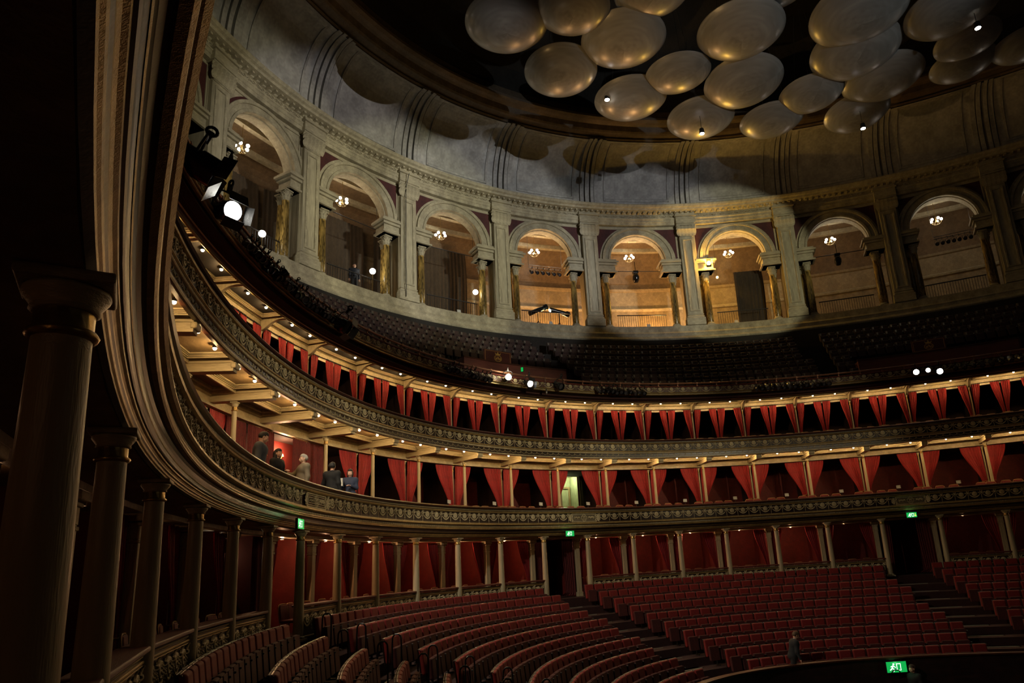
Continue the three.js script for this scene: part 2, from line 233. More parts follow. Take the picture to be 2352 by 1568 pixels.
// panels and ribs on the cove, one set for every bay of the arcade
for (let i = 0; i + 1 < PILASTER.length; i++) {
  const t0 = PILASTER[i], t1 = PILASTER[i + 1], strip = (ta, tb, k0, k1, lift, nn = 10) => { const a = [], b = []; for (let k = 0; k <= nn; k++) { const [d, h] = coveAt(k0 + (k1 - k0) * k / nn); a.push([d - lift, h - lift * 0.2]); } return sweep([[a[0][0] + lift * 1.5, a[0][1]], ...a, [a[nn][0] + lift, a[nn][1] + lift]], ta, tb, 3); };
  const sideCap = (t, k0, k1, lift) => { const P = [], nn = 10; for (let k = 0; k < nn; k++) { const q = [k / nn, (k + 1) / nn].map((u) => coveAt(k0 + (k1 - k0) * u)); const v = [pos(q[0][0] + 0.05, t, q[0][1]).clone(), pos(q[0][0] - lift, t, q[0][1]).clone(), pos(q[1][0] - lift, t, q[1][1]).clone(), pos(q[1][0] + 0.05, t, q[1][1]).clone()]; for (const j of [0, 1, 2, 0, 2, 3]) P.push(v[j].x, v[j].y, v[j].z); } const g = new THREE.BufferGeometry(); g.setAttribute('position', new THREE.Float32BufferAttribute(P, 3)); g.computeVertexNormals(); return clean(g); };
  const raised = (ta, tb, k0, k1, lift) => merge([strip(ta, tb, k0, k1, lift), sideCap(ta, k0, k1, lift), sideCap(tb, k0, k1, lift)]);
  const at = (t, s) => along(0, t, s), rib = [];
  for (const [a, b, l] of [[-0.62, -0.36, 0.12], [-0.30, -0.08, 0.2], [0.08, 0.30, 0.2], [0.36, 0.62, 0.12]]) rib.push(raised(at(t0, a), at(t0, b), 0, 1, l));
  mesh('rib', rib, M.plasterPale, cove);
  const fr = [], a = at(t0, 1.05), b = at(t1, -1.05);
  for (const [x, y, k0, k1] of [[a, at(a, 0.12), 0.06, 0.93], [at(b, -0.12), b, 0.06, 0.93], [a, b, 0.06, 0.085], [a, b, 0.905, 0.93]]) fr.push(raised(x, y, k0, k1, 0.06));
  mesh('panel_moulding', fr, M.plasterPale, cove);
}
// the arcade wall: pilasters, impost blocks, arches, red spandrels, entablature
const arcade = struct('wall_arcade');
SW('entablature', [[0.9, 21.5], [0.45, 21.56], [0.42, 21.62], [0.02, 21.62], [0.0, 21.8], [-0.04, 21.82], [-0.04, 21.98], [-0.08, 22.0], [-0.1, 22.04], [-0.02, 22.06], [-0.02, 22.34], [-0.12, 22.37], [-0.16, 22.42], [-0.55, 22.45], [-0.6, 22.55], [-0.72, 22.6], [-0.78, 22.7], [-0.78, 22.76], [-0.2, 22.9], [0.9, 22.9]], M.plaster, { parent: arcade, a: 0, b: FULL, n: 220 });
{ const list = [], t0 = PILASTER[0]; const L = arcLen(0, t0, PILASTER[PILASTER.length - 1]), g = box(0.13, 0.1, 0.3, 0, 0, 0.05);     // brackets under the cornice
  const bracket = mesh('bracket', g, M.plaster, arcade); place(bracket, -0.2, t0, 22.4);
  for (let s = 0.36; s < L; s += 0.36) { const c = bracket.clone(); arcade.add(c); place(c, -0.2, along(0, t0, s), 22.4); } }
const scroll = (() => { const l = []; for (const s of [-1, 1]) { const p = []; for (let k = 0; k <= 14; k++) { const a = k / 14 * 7.2, r = 0.105 - 0.0062 * k; p.push([s * (0.13 + Math.cos(a) * r), Math.sin(a) * r, 0.02]); } l.push(tube(p, 0.016, 4, 18)); } l.push(ball(0.05, 0, 0, 0.02, 6)); return merge(l); })();
{ const t0 = PILASTER[0], L = arcLen(0, t0, PILASTER[PILASTER.length - 1]); for (let s = 0.3; s < L; s += 0.56) place(mesh('frieze_scroll', scroll, M.plaster, arcade), -0.02, along(0, t0, s), 22.2, 0, 0.01); }
const leaf = (w, h, curl) => { const g = new THREE.PlaneGeometry(w, h, 4, 5); const p = g.attributes.position; for (let i = 0; i < p.count; i++) { const u = p.getX(i) / w * 2, v = p.getY(i) / h + 0.5; p.setXYZ(i, p.getX(i) * (0.7 + 0.6 * Math.sin(v * 2.6)), p.getY(i) + h / 2, curl * v * v * v + 0.02 * (1 - u * u)); } g.computeVertexNormals(); return g; };
function capital(w, h, round) {                                                  // acanthus bell and abacus, centred on x, from y = 0 up
  const l = []; l.push(round ? lathe([[w * 0.36, 0], [w * 0.4, h * 0.05], [w * 0.36, h * 0.1], [w * 0.38, h * 0.5], [w * 0.5, h * 0.88], [0, h * 0.88]], 14) : rbox(w * 0.8, h * 0.9, 0.24, 0.02, 0, h * 0.45, 0));
  l.push(rbox(w * 1.08, h * 0.12, round ? w * 1.08 : 0.42, 0.02, 0, h * 0.94, round ? 0 : 0.02));
  const n = round ? 8 : 5; for (const [row, sc] of [[0.05, 1], [0.4, 0.8]]) for (let k = 0; k < n; k++) { const lf = leaf(w * 0.26, h * 0.46 * sc, w * 0.16); if (round) l.push(T3(lf, 0, row * h, w * 0.37).rotateY((k + (row > 0.2 ? 0.5 : 0)) / n * 6.283)); else l.push(T3(lf, (k - 2) * w * 0.2, row * h, 0.13)); }
  for (const s of [-1, 1]) l.push(T3(new THREE.TorusGeometry(w * 0.1, w * 0.045, 5, 10), s * w * 0.44, h * 0.78, round ? w * 0.36 : 0.17)); return merge(l);
}
const pilParts = { shaft: merge([rbox(1.0, 5.6, 0.3, 0.02, 0, 2.8, 0), T3(rectFrame(0.66, 5.1, 0.08, 0.05), 0, 2.85, 0.14)]), base: merge([rbox(1.24, 0.5, 0.5, 0.03, 0, 0.25, 0), rbox(1.14, 0.16, 0.42, 0.06, 0, 0.58, 0), rbox(1.08, 0.1, 0.38, 0.04, 0, 0.74, 0)]), cap: capital(1.18, 0.9, false), block: merge([rbox(1.3, 0.5, 0.46, 0.02, 0, 0.25, -0.02), rbox(1.44, 0.1, 0.6, 0.02, 0, 0.55, 0), rbox(1.3, 0.6, 0.4, 0.02, 0, 0.86, -0.02)]), core: box(1.06, 7.2, 0.9, 0, 3.6, 0) };
for (const t of PILASTER) for (const [n, k, h, z] of [['pilaster_core', 'core', 14.45, -0.5], ['pilaster_shaft', 'shaft', 15.1, 0], ['pilaster_base', 'base', 14.45, 0], ['pilaster_capital', 'cap', 20.7, 0.06], ['entablature_block', 'block', 21.6, 0.12]]) place(mesh(n, pilParts[k], M.plaster, arcade), 0.1, t, h, 0, z);
function arcadeBay(i) {
  const t0 = PILASTER[i], t1 = PILASTER[i + 1], tc = (t0 + t1) / 2, half = arcLen(0.2, t0, t1) / 2, w = half - 0.5, R = 1.9;
  const s = new THREE.Shape(); s.moveTo(-w, 19.12); s.lineTo(-w, 21.6); for (let k = 1; k <= 8; k++) s.lineTo(-w + 2 * w * k / 8, 21.6); s.lineTo(w, 19.12); s.lineTo(R, 19.12); s.absarc(0, 19.12, R, 0, Math.PI, false); s.lineTo(-w, 19.12);
  mesh('arch_wall', bend(new THREE.ExtrudeGeometry(s, { depth: 0.7, bevelEnabled: false, curveSegments: 28 }).translate(0, 0, -0.75), 0.2, tc), M.plaster, arcade);
  const ring = (a, b, z, dep) => { const q = new THREE.Shape(); q.absarc(0, 19.12, b, 0, Math.PI, false); q.absarc(0, 19.12, a, Math.PI, 0, true); return new THREE.ExtrudeGeometry(q, { depth: dep, bevelEnabled: true, bevelSize: 0.02, bevelThickness: 0.02, bevelSegments: 1, curveSegments: 28 }).translate(0, 0, z); };
  mesh('archivolt', bend(merge([ring(1.9, 2.02, -0.05, 0.1), ring(2.05, 2.26, -0.05, 0.05), ring(2.29, 2.42, -0.05, 0.12), ring(1.88, 1.96, -0.72, 0.5)]), 0.2, tc), M.plaster, arcade);
  for (const sd of [-1, 1]) {
    const q = new THREE.Shape(), x1 = w - 0.12; q.moveTo(sd * x1, 19.3); q.lineTo(sd * x1, 21.42); q.lineTo(sd * 0.9, 21.42); for (let k = 0; k <= 10; k++) { const a = Math.acos(0.9 / 2.58) * (1 - k / 10) + 0.06 * (k / 10); q.lineTo(sd * 2.58 * Math.cos(a) , Math.min(21.42, 19.12 + 2.58 * Math.sin(a))); } 
    mesh('spandrel_panel', bend(new THREE.ExtrudeGeometry(q, { depth: 0.02, bevelEnabled: false }).translate(0, 0, -0.05), 0.2, tc), M.spandrel, arcade);
    mesh('spandrel_moulding', bend(merge([slab(x1 - 0.9, 0.07, 0.06, sd * (x1 + 0.9) / 2, 21.42, -0.02), box(0.07, 2.1, 0.06, sd * x1, 20.37, -0.02)]), 0.2, tc), M.plaster, arcade);
    const x0 = R - 0.28, xm = (x0 + w) / 2, ww = w - x0;
    mesh('impost_block', bend(merge([slab(ww, 0.5, 0.8, sd * xm, 18.5, -0.35, 2), slab(ww + 0.12, 0.1, 0.96, sd * (xm - 0.05), 18.3, -0.32, 2), slab(ww + 0.1, 0.14, 0.98, sd * (xm - 0.05), 18.82, -0.32, 2), slab(ww + 0.22, 0.12, 1.14, sd * (xm - 0.1), 18.96, -0.3, 2), slab(ww + 0.1, 0.16, 0.96, sd * (xm - 0.04), 19.08, -0.32, 2)]), 0.2, tc), M.plaster, arcade);
  }
  return { tc, w };
}
const BAYS = []; for (let i = 0; i + 1 < PILASTER.length; i++) BAYS.push(arcadeBay(i));
// soffits: the underside of the second tier over the boxes, and of the circle; every bay its own panel, frame and beam
const soffitA = struct('ceiling_soffit'), soffitB = struct('ceiling_soffit');
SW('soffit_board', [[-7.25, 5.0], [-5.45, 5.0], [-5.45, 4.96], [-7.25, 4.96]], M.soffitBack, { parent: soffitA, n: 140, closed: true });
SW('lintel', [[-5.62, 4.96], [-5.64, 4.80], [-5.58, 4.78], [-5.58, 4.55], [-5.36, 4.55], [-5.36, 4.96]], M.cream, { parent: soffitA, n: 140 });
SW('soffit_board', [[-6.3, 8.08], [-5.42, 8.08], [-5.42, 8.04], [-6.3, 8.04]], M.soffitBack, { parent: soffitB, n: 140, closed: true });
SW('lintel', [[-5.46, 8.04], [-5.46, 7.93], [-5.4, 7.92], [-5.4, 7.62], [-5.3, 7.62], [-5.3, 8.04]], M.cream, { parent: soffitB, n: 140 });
function soffitBay(parent, t0, t1, dFront, dBack, h, back) {
  const dm = (dFront + dBack) / 2, tc = (t0 + t1) / 2, w = arcLen(dm, t0, t1) - 0.3, dep = dBack - dFront;
  const flat = (g) => T3(g, 0, 0, 0, Math.PI / 2, 0, 0);                         // x-y frames turned to face down
  mesh('soffit_panel', bend(slab(w - 0.06, 0.02, dep - 0.02, 0, h - 0.02, 0), dm, tc), M.soffit, parent);
  const U = (inset, m, z) => { const ww = w - inset * 2, z1 = dep / 2, z0 = -dep / 2 + inset * 0.8; return [slab(ww, z, m, 0, h - 0.03 - z / 2, z0 + m / 2), box(m, z, z1 - z0, -ww / 2 + m / 2, h - 0.03 - z / 2, (z0 + z1) / 2), box(m, z, z1 - z0, ww / 2 - m / 2, h - 0.03 - z / 2, (z0 + z1) / 2)]; };
  mesh('coffer_frame', bend(merge([...U(0, 0.06, 0.085), ...U(0.055, 0.05, 0.06), ...U(0.10, 0.05, 0.04), ...U(0.17, 0.03, 0.03)]), dm, tc), M.cream, parent);
}
for (let i = 2; i + 1 < GRID.length - 1; i++) {
  const t0 = GRID[i], t1 = GRID[i + 1];
  soffitBay(soffitA, t0, t1, -7.2, -6.28, 4.97); soffitBay(soffitB, t0, t1, -6.17, -5.5, 8.05);
  { const dm = -5.95, tc = (t0 + t1) / 2, w = arcLen(dm, t0, t1) - 0.3; mesh('coffer_cornice', bend(merge([T3(rectFrame(w, 0.66, 0.05, 0.12), 0, 0, 0, Math.PI / 2).translate(0, 4.96, 0), T3(rectFrame(w - 0.1, 0.56, 0.07, 0.06), 0, 0, 0, Math.PI / 2).translate(0, 4.96, 0)]), dm, tc), M.cream, soffitA); }
}
const beamGeo = merge([rbox(0.26, 0.2, 1.72, 0.01, 0, 4.72, 0), box(0.32, 0.06, 1.74, 0, 4.84, 0), box(0.38, 0.05, 1.76, 0, 4.9, 0), rbox(0.3, 0.14, 0.12, 0.03, 0, 4.76, 0.86)]);
const bracketGeo = (() => { const s = new THREE.Shape(); s.moveTo(0, 0); s.lineTo(0, -0.42); s.quadraticCurveTo(0.1, -0.4, 0.3, -0.22); s.quadraticCurveTo(0.5, -0.08, 0.78, -0.1); s.lineTo(0.78, 0); const g = new THREE.ExtrudeGeometry(s, { depth: 0.12, bevelEnabled: true, bevelSize: 0.012, bevelThickness: 0.012, bevelSegments: 1 }); return merge([g.translate(0, 0, -0.06).rotateY(-Math.PI / 2), box(0.2, 0.05, 0.8, 0, 0.0, 0.4)]); })();
GRID.forEach((t, i) => { if (i < 2 || i >= GRID.length - 1) return; place(mesh('soffit_beam', beamGeo, M.cream, soffitA), -5.4, t, 0, 0, 0.95); place(mesh('soffit_bracket', bracketGeo, M.cream, soffitB), -5.42, t, 8.02, 0, 0); });
// walls between the boxes
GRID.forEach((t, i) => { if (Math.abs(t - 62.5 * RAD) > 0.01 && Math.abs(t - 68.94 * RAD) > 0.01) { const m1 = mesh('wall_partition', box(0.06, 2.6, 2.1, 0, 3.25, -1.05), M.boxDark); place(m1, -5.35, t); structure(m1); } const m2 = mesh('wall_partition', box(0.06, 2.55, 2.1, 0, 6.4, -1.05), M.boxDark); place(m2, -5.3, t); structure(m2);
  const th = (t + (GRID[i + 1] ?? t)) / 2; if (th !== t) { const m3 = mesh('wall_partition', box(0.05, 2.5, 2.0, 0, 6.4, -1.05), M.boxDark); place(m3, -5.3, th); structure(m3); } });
LOGGIA.forEach((t) => { const m = mesh('wall_partition', box(0.06, 2.62, 2.3, 0, -0.12, -1.27), M.boxWall); place(m, -6.9, t); structure(m); });
{ const m = mesh('wall_partition', bend(slab(2.9, 2.6, 0.06, 0, 3.25, 0, 8), -4.72, 66.8 * RAD), M.boxWall); structure(m); }
// ---------------------------------------------------------------- the three balcony fronts, with gilt ornament in relief; each ornament is a part
const medallion = merge([T3(lathe([[0, 0.035], [0.05, 0.034], [0.085, 0.024], [0.092, 0.03], [0.104, 0.028], [0.112, 0.012], [0.112, 0]], 18), 0, 0, 0, Math.PI / 2), ...[0, 1, 2, 3, 4].map((k) => ball(0.02, Math.cos(k * 1.257) * 0.045, Math.sin(k * 1.257) * 0.045, 0.034, 5))]);
function garlandGeo(w, drop, n, r) { const l = []; for (let k = 0; k <= n; k++) { const u = k / n * 2 - 1, x = u * w / 2, y = -drop * (1 - u * u), s = 0.72 + 0.5 * (1 - u * u); l.push(T3(new THREE.IcosahedronGeometry(r, 1), x, y, r * 0.5, 0, 0, k, [s * 1.05, s, 0.8])); } return merge(l); }
function bowGeo(s = 1) { const l = [ball(0.03, 0, 0.0, 0.02, 6)]; for (const d of [-1, 1]) { l.push(T3(new THREE.TorusGeometry(0.032, 0.014, 5, 9), d * 0.05, 0.012, 0.016, 0, d * 0.4, 0, [1.25, 0.8, 1])); l.push(T3(new THREE.TorusGeometry(0.02, 0.011, 5, 8), d * 0.03, 0.055, 0.014)); l.push(T3(leaf(0.035, 0.085, 0.02), d * 0.07, 0.015, 0.012, 0, 0, d * -1.4)); l.push(T3(leaf(0.03, 0.07, 0.02), d * 0.02, 0.06, 0.012, 0, 0, d * -0.5)); } return T3(merge(l), 0, 0, 0, 0, 0, 0, s); }
function dropGeo() { const l = []; for (let k = 0; k < 4; k++) l.push(T3(new THREE.IcosahedronGeometry(0.02 - (k === 3 ? 0 : 0.002 * k), 1), 0, -0.045 * k, 0.014, 0, 0, 0, [0.8, 1.1, 0.8])); l.push(T3(new THREE.ConeGeometry(0.018, 0.05, 6), 0, -0.19, 0.014)); return merge(l); }
const ornament = { medallion, garland: garlandGeo(0.46, 0.15, 15, 0.021), bow: bowGeo(1), drop: dropGeo(), scallop: (() => { const l = []; for (let k = 0; k <= 8; k++) { const u = k / 4 - 1; l.push(T3(new THREE.IcosahedronGeometry(0.012, 0), u * 0.115, -0.055 * (1 - u * u), 0.008)); } for (const s of [-1]) l.push(T3(new THREE.OctahedronGeometry(0.022, 0), s * 0.13, 0.005, 0.01, 0, 0, 0, [0.7, 1.4, 0.6]), T3(new THREE.OctahedronGeometry(0.015, 0), s * 0.13, -0.05, 0.01, 0, 0, 0, [0.6, 1.6, 0.6])); return merge(l); })() };
const plaqueGeo = (() => { const l = [], Z = Math.PI; const fr = (w, h, m, z, y = 0) => T3(rectFrame(w, h, m, z), 0, y, 0);
  l.push(fr(1.30, 0.36, 0.022, 0.02), fr(1.18, 0.26, 0.014, 0.016), fr(1.06, 0.15, 0.014, 0.02));
  const dia = (r, q) => { const s = new THREE.Shape([[r, 0], [0, r * 1.12], [-r, 0], [0, -r * 1.12]].map((p) => new THREE.Vector2(...p))); s.holes.push(new THREE.Path([[r * q, 0], [0, -r * 1.12 * q], [-r * q, 0], [0, r * 1.12 * q]].map((p) => new THREE.Vector2(...p)))); return new THREE.ExtrudeGeometry(s, { depth: 0.035, bevelEnabled: false }); };
  l.push(dia(0.19, 0.88), dia(0.14, 0.86), T3(new THREE.TorusGeometry(0.055, 0.014, 6, 14), 0, 0, 0.03), ball(0.03, 0, 0.02, 0.03, 7)); for (const s of [-1, 1]) { for (let k = 0; k < 4; k++) { l.push(T3(leaf(0.06, 0.1, 0.02), s * (0.22 + 0.07 * k), 0, 0.015, 0, 0, s * (-1.2 - 0.3 * (k % 2)))); l.push(ball(0.014, s * (0.22 + 0.07 * k), 0.03 * (k % 2 ? 1 : -1), 0.018, 5)); } for (let k = 0; k < 5; k++) l.push(T3(leaf(0.07, 0.17, 0.03), s * 0.69, 0, 0.015, 0, 0, -s * Math.PI / 2 + (k - 2) * 0.55)); l.push(T3(new THREE.TorusGeometry(0.05, 0.014, 5, 10), s * 0.66, 0.1, 0.015), T3(new THREE.TorusGeometry(0.05, 0.014, 5, 10), s * 0.66, -0.1, 0.015)); }
  return merge(l); })();
function frontParts(root, parts) { for (const [n, prof, m] of parts) mesh(n, sweep(prof, TA, TB, 190), m, root); }
function beadRow(root, name, d, h, step, g, t0, t1, mat) { const L = arcLen(d, t0, t1), n = Math.floor(L / step), im = new THREE.InstancedMesh(g, mat, n), o = new THREE.Object3D(); let t = t0; for (let k = 0; k < n; k++) { place(o, d, t, h); o.updateMatrix(); im.setMatrixAt(k, o.matrix); t += step / speed(d, t); } im.name = name; im.userData.kind = 'stuff'; im.castShadow = im.receiveShadow = true; root.add(im); return im; }
// medallions, garlands, bows and drops along a band; where(t) tells which ornament stands there
function ornamentBand(root, d, hm, hb, pitch, t0, t1, mat, skips = [], scale = 1) {
  let t = t0; const add = (n, g, tt, h, z = 0.004) => { const m = mesh(n, g, mat, root); place(m, d, tt, h, 0, z); if (scale !== 1) m.scale.setScalar(scale); return m; };
  while (t < t1) {
    const nx = along(d, t, pitch), mid = (t + nx) / 2; const sk = skips.find(([a, b]) => mid > a && mid < b);
    if (sk) { add('bow', ornament.bow, t, hb); add('drop', ornament.drop, t, hb - 0.07); t = sk[1]; continue; }
    add('medallion', ornament.medallion, mid, hm); const g = add('garland', ornament.garland, mid, hb - 0.03); if (scale === 1) g.scale.set(pitch / 0.55, 1, 1); else g.scale.set(pitch / 0.55, scale, scale);
    add('bow', ornament.bow, t, hb); add('drop', ornament.drop, t, hb - 0.07); t = nx;
  }
}
const oT0 = 9 * RAD, oT1 = 160 * RAD;
const grandFront = group('balcony_front', 'lowest balcony front, dark wood rail, gilt garland band and deep curved underside', 'balcony');
frontParts(grandFront, [
  ['rail', [[-7.6, 2.34], [-7.6, 2.42], [-7.9, 2.45], [-8.1, 2.45], [-8.19, 2.43], [-8.21, 2.395], [-8.19, 2.36], [-8.13, 2.345]], M.wood],
  ['frieze', [[-8.13, 2.345], [-8.12, 2.27], [-8.10, 2.25]], M.fascia],
  ['moulding', [[-8.10, 2.265], [-8.16, 2.26], [-8.19, 2.235], [-8.18, 2.205], [-8.14, 2.19], [-8.09, 2.185]], M.gold],
  ['panel_band', [[-8.10, 2.19], [-8.10, 1.79]], M.maroon],
  ['moulding', [[-8.10, 1.805], [-8.16, 1.80], [-8.22, 1.785], [-8.255, 1.755], [-8.26, 1.72], [-8.235, 1.70], [-8.19, 1.69]], M.gold],
  ['dentil_band', [[-8.20, 1.69], [-8.17, 1.68], [-8.17, 1.61]], M.fascia],
  ['moulding', [[-8.16, 1.62], [-8.205, 1.61], [-8.215, 1.585], [-8.205, 1.56], [-8.21, 1.545], [-8.195, 1.53], [-8.16, 1.525]], M.gold],
  ['cove', [[-8.18, 1.53], [-8.135, 1.525], [-8.115, 1.50], [-8.105, 1.46], [-8.10, 1.42], [-8.085, 1.39]], M.fascia],
  ['moulding', [[-8.10, 1.425], [-8.104, 1.418], [-8.098, 1.41]], M.gold],
  ['moulding', [[-8.085, 1.39], [-8.08, 1.375], [-8.072, 1.365], [-8.06, 1.36]], M.fascia], ['moulding', [[-8.06, 1.36], [-8.056, 1.345], [-8.04, 1.335], [-8.03, 1.32], [-8.028, 1.305]], M.gold], ['moulding', [[-8.028, 1.305], [-8.02, 1.295], [-8.015, 1.288]], M.fascia], ['moulding', [[-8.018, 1.29], [-8.012, 1.272], [-8.0, 1.262], [-7.994, 1.25]], M.gold],
  ['soffit', [[-7.994, 1.25], [-7.96, 1.235], [-7.6, 1.235]], M.fascia], ['back', [[-7.6, 2.34], [-7.6, 1.5]], M.maroonDull],
]);
beadRow(grandFront, 'bead_row', -8.125, 2.305, 0.055, T3(new THREE.IcosahedronGeometry(0.018, 1), 0, 0, 0.002, 0, 0, 0, [1.2, 1, 0.7]), oT0, oT1, M.goldPale);
beadRow(grandFront, 'dentils', -8.17, 1.645, 0.06, box(0.034, 0.045, 0.03, 0, 0, 0.005), oT0, oT1, M.goldPale);
const PLAQUES = [59.2, 103.2, 143.4].map((a) => a * RAD);
ornamentBand(grandFront, -8.10, 2.055, 2.08, 0.55, oT0, oT1, M.goldPale, PLAQUES.map((t) => [along(-8.1, t, -0.80), along(-8.1, t, 0.80)]));
for (const t of PLAQUES) { const m = mesh('plaque', bend(plaqueGeo, -8.1, t, 1.99), M.goldPale, grandFront); }
const secondFront = group('balcony_front', 'middle balcony front with gilt garlands and a lower frieze of small swags', 'balcony');
frontParts(secondFront, [
  ['rail', [[-7.0, 5.66], [-7.0, 5.74], [-7.2, 5.77], [-7.4, 5.77], [-7.47, 5.75], [-7.49, 5.72], [-7.46, 5.685], [-7.41, 5.67]], M.maroonDull],
  ['frieze', [[-7.41, 5.67], [-7.40, 5.61], [-7.38, 5.59]], M.fascia], ['moulding', [[-7.38, 5.605], [-7.43, 5.60], [-7.455, 5.575], [-7.44, 5.55], [-7.37, 5.535]], M.gold],
  ['panel_band', [[-7.37, 5.54], [-7.37, 5.205]], M.maroon], ['moulding', [[-7.37, 5.22], [-7.40, 5.215], [-7.42, 5.195], [-7.425, 5.17], [-7.40, 5.155]], M.gold],
  ['dentil_band', [[-7.40, 5.16], [-7.375, 5.15], [-7.375, 5.12]], M.fascia], ['moulding', [[-7.37, 5.125], [-7.40, 5.12], [-7.405, 5.10], [-7.39, 5.085], [-7.36, 5.08]], M.goldPale],
  ['swag_band', [[-7.365, 5.085], [-7.345, 5.07], [-7.34, 4.90]], M.fascia], ['moulding', [[-7.34, 4.905], [-7.365, 4.895], [-7.36, 4.865], [-7.34, 4.845]], M.goldPale], ['soffit', [[-7.34, 4.845], [-7.3, 4.835], [-7.22, 4.835], [-7.22, 4.99]], M.wood], ['back', [[-7.0, 5.66], [-7.0, 5.02]], M.maroonDull],
]);
beadRow(secondFront, 'bead_row', -7.405, 5.64, 0.06, T3(new THREE.IcosahedronGeometry(0.016, 1), 0, 0, 0.002, 0, 0, 0, [1.2, 1, 0.7]), 20 * RAD, oT1, M.goldPale);
beadRow(secondFront, 'dentils', -7.375, 5.137, 0.06, box(0.034, 0.03, 0.03, 0, 0, 0.004), 20 * RAD, oT1, M.goldPale);
ornamentBand(secondFront, -7.37, 5.425, 5.445, 0.575, 32 * RAD, oT1, M.goldPale);
{ let t = 36 * RAD, k = 0; while (t < 156 * RAD && k < 290) { place(mesh('swag', ornament.scallop, M.goldPale, secondFront), -7.343, t, 5.035, 0, 0, 0).scale.setScalar(1.28); t = along(-7.34, t, 0.30); k++; } }
const circleFront = group('balcony_front', 'top balcony front with red capping and gilt garlands below a copper pipe rail', 'balcony');
frontParts(circleFront, [
  ['capping', [[-6.5, 8.60], [-6.5, 8.72], [-6.68, 8.74], [-6.76, 8.72], [-6.78, 8.69], [-6.76, 8.66], [-6.71, 8.65]], std(lin(0.22, 0.05, 0.035), 0.5)], ['panel_band', [[-6.71, 8.66], [-6.70, 8.38]], std(lin(0.10, 0.024, 0.02), 0.5)],
  ['moulding', [[-6.70, 8.385], [-6.75, 8.38], [-6.775, 8.355], [-6.76, 8.33], [-6.72, 8.32]], M.gold], ['dentil_band', [[-6.72, 8.325], [-6.705, 8.32], [-6.705, 8.27]], M.fascia], ['moulding', [[-6.70, 8.28], [-6.74, 8.275], [-6.745, 8.245], [-6.72, 8.23], [-6.66, 8.225]], M.gold],
  ['cove', [[-6.68, 8.23], [-6.60, 8.22], [-6.52, 8.17], [-6.46, 8.10]], M.fascia], ['moulding', [[-6.46, 8.11], [-6.47, 8.09], [-6.44, 8.05], [-6.38, 8.03], [-6.36, 8.005], [-6.33, 7.99]], M.goldPale], ['cove', [[-6.33, 7.995], [-6.28, 7.985], [-6.24, 7.95]], M.fascia], ['moulding', [[-6.24, 7.955], [-6.235, 7.93], [-6.2, 7.915], [-6.18, 7.92], [-6.18, 8.06]], M.gold], ['back', [[-6.5, 8.6], [-6.5, 8.0]], M.maroonDull],
]);
beadRow(circleFront, 'dentils', -6.705, 8.297, 0.065, box(0.036, 0.035, 0.03, 0, 0, 0.004), 30 * RAD, oT1, M.goldPale);
ornamentBand(circleFront, -6.70, 8.555, 8.575, 0.63, 36 * RAD, oT1, M.goldPale, [], 0.92);
const pipeRail = group('handrail', 'long copper pipe rail on short brackets along the top balcony', 'railing');
mesh('pipe', sweep([...Array(9)].map((_, k) => [-6.78 - 0.045 * Math.cos(k / 8 * 6.2832), 8.84 + 0.045 * Math.sin(k / 8 * 6.2832)]), 30 * RAD, TB, 150), M.copper, pipeRail);
{ const g = merge([box(0.05, 0.16, 0.03, 0, -0.08, -0.02), rbox(0.11, 0.10, 0.11, 0.02, 0, 0, 0), box(0.08, 0.03, 0.1, 0, -0.15, -0.02)]); let t = 36 * RAD; while (t < 158 * RAD) { place(mesh('bracket', g, M.copper, pipeRail), -6.78, t, 8.84); t = along(-6.78, t, 1.06); } }
// ---------------------------------------------------------------- columns, curtains, box fronts and chairs
const colParts = (h, r0, r1, capW, neck) => ({
  shaft: lathe([[0, 0.10], [r0, 0.10], [r0 * 1.0, h * 0.3], [r1, h - 0.30], [r1, h - 0.2]], 18),
  base: merge([rbox(r0 * 2.9, 0.06, r0 * 2.9, 0.01, 0, 0.03, 0), lathe([[0, 0.12], [r0 * 1.05, 0.12], [r0 * 1.3, 0.10], [r0 * 1.35, 0.075], [r0 * 1.3, 0.06], [0, 0.06]], 18)]),
  collar: lathe([[r1, h - 0.255], [r1 * 1.16, h - 0.25], [r1 * 1.24, h - 0.235], [r1 * 1.16, h - 0.22], [r1 * 1.02, h - 0.215], [r1 * 1.02, h - 0.14]], 18),
  capital: merge([lathe([[0, h - 0.145], [r1 * 1.05, h - 0.145], [r1 * 1.2, h - 0.135], [r1 * 1.15, h - 0.12], [r1 * 1.5, h - 0.07], [capW * 0.5, h - 0.045], [0, h - 0.045]], 18), rbox(capW * 1.1, 0.045, capW * 1.1, 0.012, 0, h - 0.0235, 0)]),
});
function column(d, t, h0, kit, label, grp, mats = [M.cream, M.brass]) { const g = group('column', label, 'column', grp); place(g, d, t, h0); const shaft = mesh('shaft', kit.shaft, mats[0], g); mesh('base', kit.base, mats[0], g); mesh('collar', kit.collar, mats[1], shaft); mesh('capital', kit.capital, mats[0], g); return g; }
const kitL = colParts(2.675, 0.122, 0.102, 0.30), kitG = colParts(2.84, 0.072, 0.062, 0.17), kitS = colParts(2.47, 0.052, 0.045, 0.13), kitP = colParts(2.57, 0.045, 0.04, 0.12);
LOGGIA.forEach((t, i) => column(-7.9, t, -1.45, kitL, i < 3 ? `thick glossy cream column close to the viewer, ${ord(i + 1)} from the left edge` : `cream column with brass collar under the lowest balcony, ${ord(i + 1)} from the left`, 'columns of the lowest boxes'));
